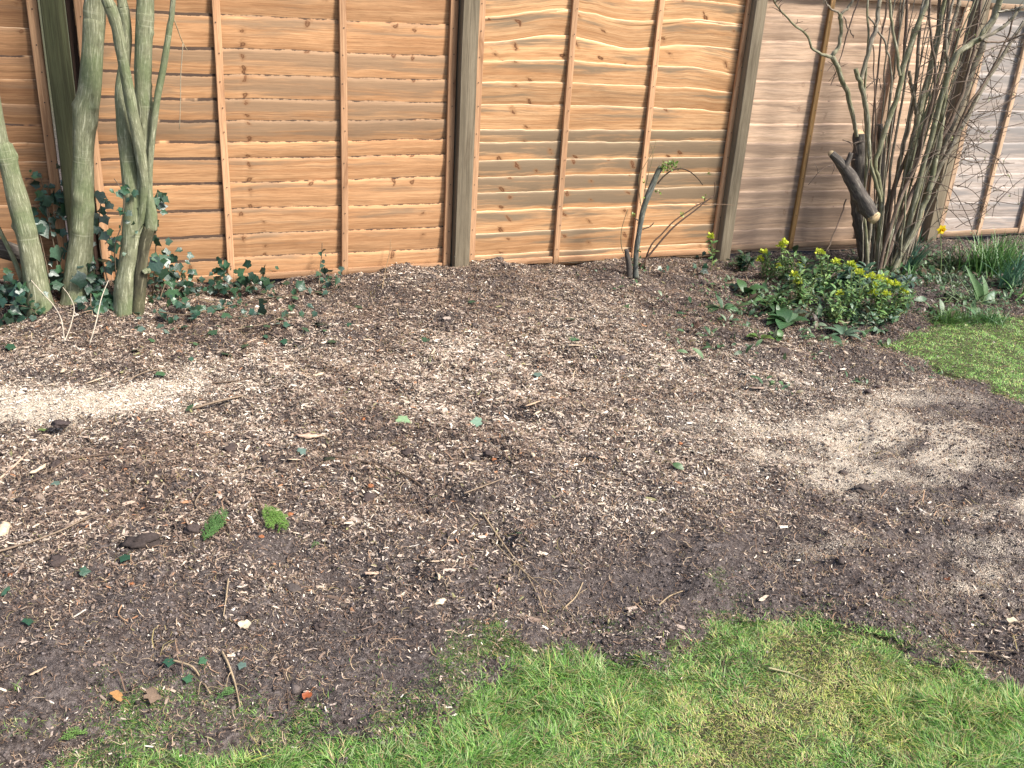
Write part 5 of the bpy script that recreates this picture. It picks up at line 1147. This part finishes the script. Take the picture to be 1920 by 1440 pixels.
def big_chip(label, px, py, L_, W_, colr, yaw, seed, name="wood_chip"):
    rs = np.random.default_rng(seed); n = 9; V = []
    for i in range(n):
        s = i / (n - 1) * 2 - 1; ww = W_ * .5 * (1 - abs(s) ** rs.choice([3, 4])) ** .5 * rs.uniform(.6, 1.2) + .0012
        for e, zz in ((-1, rs.normal(0, .05) * W_), (rs.uniform(-.3, .3), W_ * .10), (1, rs.normal(0, .05) * W_), (0, -W_ * .08)):
            V.append((s * L_ / 2, e * ww + .1 * L_ * s * s * rs.choice([.5, 1]), zz * (1 - s * s * .6) + .10 * L_ * (1 - s * s) * .35))
    k = 4; q = [[i * k + j, i * k + (j + 1) % k, (i + 1) * k + (j + 1) % k, (i + 1) * k + j] for i in range(n - 1) for j in range(k)] + [[0, 3, 2, 1], [(n - 1) * k, (n - 1) * k + 1, (n - 1) * k + 2, (n - 1) * k + 3]]
    p = G(px, py, .007 + W_ * .15); M = rots(np.array([yaw]), np.array([rs.normal(0, .25)]), np.array([rs.normal(0, .12)]))[0]
    V = np.array(V) @ M.T + p
    return solid(name, dict(V=V, q=np.array(q), col=np.repeat([colr], len(V), 0) * rs.uniform(.85, 1.15, (len(V), 1))), M_BITS, label, "wood chip", p, "large pale chips on the mulch")
CR = (.56, .43, .30); TN = (.46, .33, .22); PK = (.52, .36, .26)
for i, a in enumerate([("long pinkish chip left of the bed's middle", 580, 818, .105, .032, PK, -.15), ("curled cream shred, left of the pair in mid bed", 887, 682, .075, .016, CR, 1.2), ("short cream shred beside the curled one", 852, 684, .05, .014, CR, 1.9),
    ("pale oblong chip in front of the third batten", 597, 702, .06, .026, CR, .3), ("cream splinter standing behind a grass shoot", 812, 660, .085, .018, CR, 1.0), ("stringy pale shred in the upper middle", 930, 640, .12, .014, TN, -.3),
    ("pale curved chip in front of a green leaf", 1078, 648, .085, .018, CR, -.3), ("cream shred at the upper edge of the sawdust", 118, 694, .065, .02, CR, 1.5), ("pale splinter on the upper edge of the sawdust", 178, 714, .085, .022, CR, .2),
    ("pale chip at the foot of the stem clump", 163, 585, .07, .028, PK, 0.0), ("pale chunk at the left edge of the photo", 5, 992, .09, .05, CR, 1.3), ("cream angular chip on soil in front of the lawn", 825, 1128, .048, .026, (.66, .54, .38), .5),
    ("pale splinter on dark chips at far left", 72, 880, .07, .018, CR, .7), ("cream splinter between two twigs in mid bed", 552, 862, .055, .013, CR, .1), ("long flat chip with pale edge in the centre right", 1000, 757, .09, .024, TN, .35),
    ("slim pale chip just below the long flat one", 1010, 772, .075, .012, CR, .7), ("cream curl right of the lobed leaves", 1165, 740, .06, .012, CR, 1.4), ("pale curl above the pale sawdust on the right", 1190, 800, .04, .012, CR, .2),
    ("cream chip by the small dark clods, right of middle", 998, 852, .045, .016, CR, 1.7), ("white chip on bare soil right of middle", 1497, 1050, .022, .010, (.70, .62, .50), .1), ("pale pebble like chip right of the conifer sprigs", 610, 1012, .024, .018, (.70, .60, .47), .3),
    ("knobbly cream chip on dark soil below the centre", 695, 1075, .05, .024, PK, -.5), ("cream chip pair on soil above the angular chip", 822, 1052, .05, .010, CR, 0.0), ("slim cream chip upright on soil above the angular chip", 823, 1080, .036, .011, CR, 1.4),
    ("tan chip near the long brown twig, right of it", 1130, 858, .04, .018, PK, -.6), ("cream splinter pointing up right of the centre", 1095, 862, .055, .010, TN, .8), ("brown wood stub lying left of the long twig", 527, 882, .06, .024, (.12, .085, .065), -1.1),
    ("white plant tag like chip on dark soil at left", 150, 1150, .045, .010, (.62, .54, .44), .7), ("pale chip in front of the lawn's left end", 455, 1099, .034, .008, (.6, .5, .4), .2), ("tan folded chip on soil at far left", 72, 1258, .05, .014, TN, .7),
    ("cream curl in front of the orange panel", 470, 640, .07, .015, PK, .2), ("pale chip in front of the golden panel", 690, 637, .06, .02, CR, -.4), ("pale chip near the pruned stump", 1255, 655, .06, .02, CR, .1), ("tan chip on the pale dust at right", 1420, 728, .075, .022, (.30, .22, .17), -.3)]):
    big_chip(*a, 300 + i)
def clod(label, px, py, s, seed, sq=(1, .9, .65), colr=(.075, .057, .051), name="soil_clod", cat="clod", group="dark soil clods on the bed"):
    s = s * .85; p = G(px, py, s * .12); g = rock(s, seed, sq, 3, .5); g['V'] = g['V'] + p; g['col'] = np.repeat([colr], len(g['V']), 0)
    return solid(name, g, M_CLOD, label, cat, p, group)
for i, a in enumerate([("black round clod in the middle of the bed, behind the long twig", 805, 845, .028), ("flat dark clod just left of the black round one", 765, 848, .026), ("dark clod with a white speck right of the black round one", 915, 852, .022),
    ("largest dark clod at the front edge of the border plants", 1465, 662, .042), ("flat grey brown clod on the bare soil at right", 1620, 916, .034, (1.3, .9, .45), (.095, .076, .065)), ("small black clod near the front lawn edge", 1195, 1157, .014),
    ("big flattened clod left of the conifer sprigs", 268, 1015, .046, (1.3, .8, .5), (.055, .043, .039)), ("round dark clod touching the left conifer sprig", 362, 992, .026), ("mossy dark clod below the long pale chip", 618, 868, .032, (1, 1, .6), (.045, .048, .03)),
    ("upright brown clod on the chips in front of the golden panel's post", 1305, 612, .030, (.7, .7, 1.1), (.085, .052, .040)), ("dark clod right of the sawdust", 432, 842, .028), ("dark stringy clod on the lower edge of the sawdust", 112, 795, .026, (1.3, .8, .6), (.075, .058, .055)),
    ("dark clod on the bare soil at far right", 1812, 916, .020), ("black clod at the top of the pale dust on the right", 1628, 736, .020), ("dark clod beside the black one on the pale dust", 1650, 728, .024), ("small dark clod left of the pale dust", 1518, 760, .018),
    ("dark clod beside the conifer trail at left", 110, 1055, .034, (1.2, .9, .6)), ("grey clod on the soil below the right conifer sprig", 548, 1105, .024, (1, .9, .6), (.08, .066, .06)), ("dark clod near the lawn left of the centre", 600, 1175, .020), ("dark clod left of the long root", 690, 935, .026),
    ("flat clod in the coarse chips left of centre", 500, 862, .024), ("dark lump near the curled shreds", 1020, 738, .022), ("dark lump left of the curled shreds", 960, 728, .022), ("dark lump on dark chips at left", 105, 870, .022), ("dark lump on the dark soil in front of the long root", 815, 960, .024), ("dark clod by the brown chip at left", 45, 940, .026)]):
    clod(a[0], a[1], a[2], a[3], 400 + i, *(a[4:]))
for i, (lab, px, py, s) in enumerate([("orange brick fragment left of the pale lobed leaf", 680, 786, .014), ("orange brick crumb below the long twig", 695, 911, .012), ("orange brick crumb right of the round conifer sprig", 543, 965, .012), ("orange crumb beside the left conifer sprig", 490, 1006, .010), ("orange brick crumb at the right of mid bed", 1275, 832, .012),
    ("orange crumb next to the dark clod with a white speck", 925, 862, .011), ("pale orange crumb in dark chips at left", 236, 880, .012), ("orange crumb near the front of the lawn", 913, 1170, .008), ("rusty crumb on the sawdust's far edge", 262, 710, .011), ("orange crumb at far left on soil", 22, 1078, .012), ("rusty crumb left of the pale forked root", 247, 1095, .010)]):
    clod(lab, px, py, s, 450 + i, (1, .8, .6), (.30, .12, .055), "brick_fragment", "brick fragment", "orange brick crumbs on the bed")
BRN = (.13, .09, .065); GRB = (.23, .17, .12); TAN = (.36, .27, .17)
for a in [("long brown twig lying across the middle of the bed", [(625, 857), (680, 865), (730, 878), (768, 895), (792, 912)], [.0045, .003], BRN, 2), ("long thin brown twig at the left edge on dark chips", [(-10, 1036), (60, 1015), (120, 992), (178, 962)], [.004, .002], GRB, 1),
    ("pale root running down to the front lawn", [(905, 962), (930, 1000), (955, 1035), (985, 1075), (1005, 1110), (1020, 1148)], [.0028, .002], TAN, 4), ("second thin root crossing the long pale root", [(920, 1010), (975, 1065), (1040, 1120), (1090, 1175)], [.0018, .001], TAN, 3),
    ("short pinkish stick at the left edge below the sawdust", [(0, 897), (25, 875), (52, 848)], [.004, .003], PK, 0), ("arched brown twig below the sawdust", [(92, 885), (130, 862), (180, 854), (240, 848), (300, 842)], [.0035, .002], BRN, 2),
    ("pale forked root near the front left lawn", [(416, 1222), (428, 1245), (440, 1280), (450, 1325)], [.0035, .002], TAN, 2), ("pale bent root of the loose ivy trail", [(325, 1238), (360, 1250), (378, 1275), (394, 1300)], [.0028, .002], TAN, 3),
    ("brown stick leaning on the left conifer sprig", [(412, 962), (422, 978), (432, 998)], [.0045, .0035], BRN, 0), ("short brown stick above the conifer sprigs", [(405, 922), (418, 934), (430, 946)], [.004, .003], BRN, 0),
    ("bent pale twig above the left conifer sprig", [(390, 965), (366, 945), (385, 915), (415, 895), (460, 880), (490, 872)], [.0026, .0016], GRB, 2), ("thin dark twig near the lawn in front of the soil", [(520, 1222), (530, 1255), (538, 1290), (542, 1330)], [.002, .0012], BRN, 2),
    ("thin pale stalk on bare soil left of centre", [(428, 1085), (424, 1120), (419, 1155)], [.0026, .0018], TAN, 0), ("curled pale root on soil at left", [(228, 1135), (222, 1150), (230, 1160), (240, 1165)], [.0022, .0015], (.40, .25, .15), 0),
    ("tan twig on chips in front of the golden panel", [(1180, 765), (1215, 772), (1245, 775)], [.0026, .0016], BRN, 1), ("dark twig right of the black round clod", [(942, 852), (970, 875), (995, 895)], [.003, .002], BRN, 1),
    ("tan twig pointing up right below the dark clods", [(870, 925), (905, 912), (942, 898)], [.003, .002], GRB, 0), ("tan stick on soil right of the long root", [(1060, 1138), (1080, 1118), (1093, 1092)], [.0026, .0018], TAN, 1),
    ("pale rootlet on the dark soil in front of the lawn", [(1236, 1134), (1255, 1118), (1280, 1108)], [.0022, .0014], TAN, 0), ("thin root beside the front lawn on the right", [(1700, 1000), (1750, 1030), (1800, 1072)], [.0016, .001], GRB, 1),
    ("brown twig lying in front of the orange panel", [(400, 622), (450, 616), (500, 606), (530, 592)], [.004, .002], GRB, 2), ("tan twig at the upper right end of the sawdust", [(365, 765), (410, 752), (455, 742)], [.0055, .004], GRB, 0), ("twig above the sawdust's right end", [(230, 718), (270, 698), (310, 690)], [.003, .002], GRB, 1),
    ("long twig on chips right of the sawdust", [(400, 718), (440, 714), (480, 706)], [.003, .002], BRN, 0), ("root on the sawdust's lower left", [(145, 778), (158, 788), (170, 800)], [.002, .0012], BRN, 0), ("short twig at the top of the pale dust", [(1532, 672), (1545, 690), (1558, 702)], [.003, .002], BRN, 0),
    ("grey twig beside the flat clod on the right", [(1715, 945), (1728, 935), (1738, 928)], [.003, .002], BRN, 1), ("thin root on the bare soil at the far right", [(1770, 768), (1790, 778), (1812, 790)], [.0018, .001], TAN, 0), ("dry stalk lying along the front lawn edge on the right", [(1440, 1252), (1480, 1262), (1520, 1278)], [.003, .0018], (.36, .32, .18), 0),
    ("straw like root curling at the right lawn corner", [(1800, 1222), (1840, 1222), (1880, 1232), (1900, 1245)], [.0022, .0014], TAN, 2), ("dark root at the bed's front right", [(1760, 1180), (1785, 1210), (1800, 1225)], [.0022, .0014], BRN, 1), ("pale twig lying below the flower clump", [(1555, 612), (1580, 606), (1602, 602)], [.003, .002], (.46, .40, .30), 0),
    ("dry stem leaning through the flower clump", [G(1575, 598), F(1600, 560, 4.6), F(1640, 490, 4.8)], [.0022, .0014], (.42, .36, .26), 0), ("second dry stem leaning through the flower clump", [G(1650, 598), F(1664, 560, 4.65), F(1690, 535, 4.7)], [.0022, .0014], (.40, .34, .24), 0), ("dry stem crossing the yellow heads", [G(1650, 580), F(1630, 545, 4.75), F(1600, 540, 4.8)], [.0018, .0012], (.45, .40, .30), 0)]:
    twig(a[0], a[1], a[2], a[3], "twig", .010, "loose twigs and roots on the bed", a[4])
# conifer sprigs: flat fans of scale leaves
def sprig(label, px, py, L_, ang, seed, colr, wide=.5):
    rs = np.random.default_rng(seed); p = G(px, py, .020)
    ex = np.array([math.cos(ang), math.sin(ang), .0]); ey = np.array([-math.sin(ang), math.cos(ang), 0]); gs = []; P = []; fw = []; S = []
    def branch(o, d, ln, lev):
        n = max(3, int(ln / .0055))
        for i in range(n):
            q_ = o + d * ln * i / n
            for sgn in (-1, 1):
                dd = d * .85 + sgn * .42 * np.array([-d[1], d[0], 0]); P.append(q_ + [0, 0, rs.normal(0, .0015)]); fw.append(dd); S.append((.0068 - .0012 * lev) * rs.uniform(.8, 1.15))
            if lev < 2 and i > 0 and (lev == 0 or i % 2 == 0):
                for sgn in ((-1, 1) if lev == 0 else ((1 if (i // 2) % 2 else -1),)):
                    a = rs.uniform(.5, .75); dd = d * math.cos(a) + sgn * math.sin(a) * np.array([-d[1], d[0], 0]); f = i / n
                    if lev == 0 and rs.random() < .75 or lev == 1: branch(q_, dd / np.linalg.norm(dd), ln * wide * (1.1 * math.sin(min(1, f * 1.6 + .25) * 1.57) * (1 - .75 * f)) * rs.uniform(.8, 1.1) * (.55 if lev else 1), lev + 1)
        gs.append(thin([o, o + d * ln], [.0014, .0009], tuple(np.array(colr) * .7), 4, lev, 4))
    branch(p - ex * L_ / 2, ex, L_, 0)
    n = len(P); P = np.array(P); tilt = .35
    P[:, 2] += .012 * np.cos((P[:, 0] - p[0]) / L_ * 3) - .004 + .18 * (P[:, 1] - p[1])
    t = thing("conifer_sprig", label, "sprig", p, "green conifer sprigs lying on the soil")
    c = np.array(colr) * rs.uniform(.75, 1.3, (n, 1))
    part("scale_leaves", leaves_at(P, fw, np.repeat([[0, -.2, 1.]], n, 0), S, c, 'oval', wd=.17, n=2, curl=.1), M_LEAF, t, False)
    part("sprig_stem", merge(*gs), M_BITS, t)
sprig("feathery conifer sprig with dark lower tip lying against a brown stick", 401, 986, .155, 1.05, 1, (.10, .20, .06), .42)
sprig("rounded bright green conifer sprig right of the feathery one", 512, 971, .135, -1.35, 2, (.16, .28, .06), .62)
sprig("tiny conifer scrap near the lawn at left", 1 * 421, 1302, .05, .4, 3, (.10, .19, .06))
sprig("small conifer scrap on the moss at front left", 135, 1378, .06, .2, 4, (.14, .24, .06))
sprig("tiny conifer scrap on bare soil below the pebble like chip", 590, 1022, .03, .5, 5, (.10, .17, .06))
def tuft(label, px, py, n, h, seed):
    strap_clump(label, G(px, py), n, h, .0028, seed, [(.09, .17, .035), (.13, .21, .05), (.17, .21, .07)], (0, -.1), .6, "grass_tuft", "grass tuft", .012, .9)
TFADE = poly_world([(-40, 1470), (-30, 1400), (90, 1340), (260, 1325), (450, 1340), (640, 1335), (760, 1372), (640, 1410), (430, 1470)])
grass("thin_grass", TFADE, 9000, (-1.0, .9, 1.0, 2.1), "thin scattered grass fading into the soil at the front left", .8, .3, 1.1, .1, .5, .08)
tuft("lone grass shoot in front of a cream splinter in the bed", 806, 683, 9, .05, 1); tuft("tiny grass shoot on bare soil left of the front lawn", 30, 1290, 6, .035, 2); tuft("grass tuft at the edge of the bare soil left of the lawn", 870, 1330, 60, .055, 3)
tuft("pale grass tuft on soil right of the rust red leaf", 715, 1240, 14, .04, 4); tuft("small tuft left of the orange dry leaf", 175, 1305, 16, .03, 5); tuft("pale weed sprig beside the rust red leaf scrap", 560, 1318, 18, .04, 6); tuft("thin tuft on soil before the lawn's high corner", 825, 1225, 14, .045, 7)
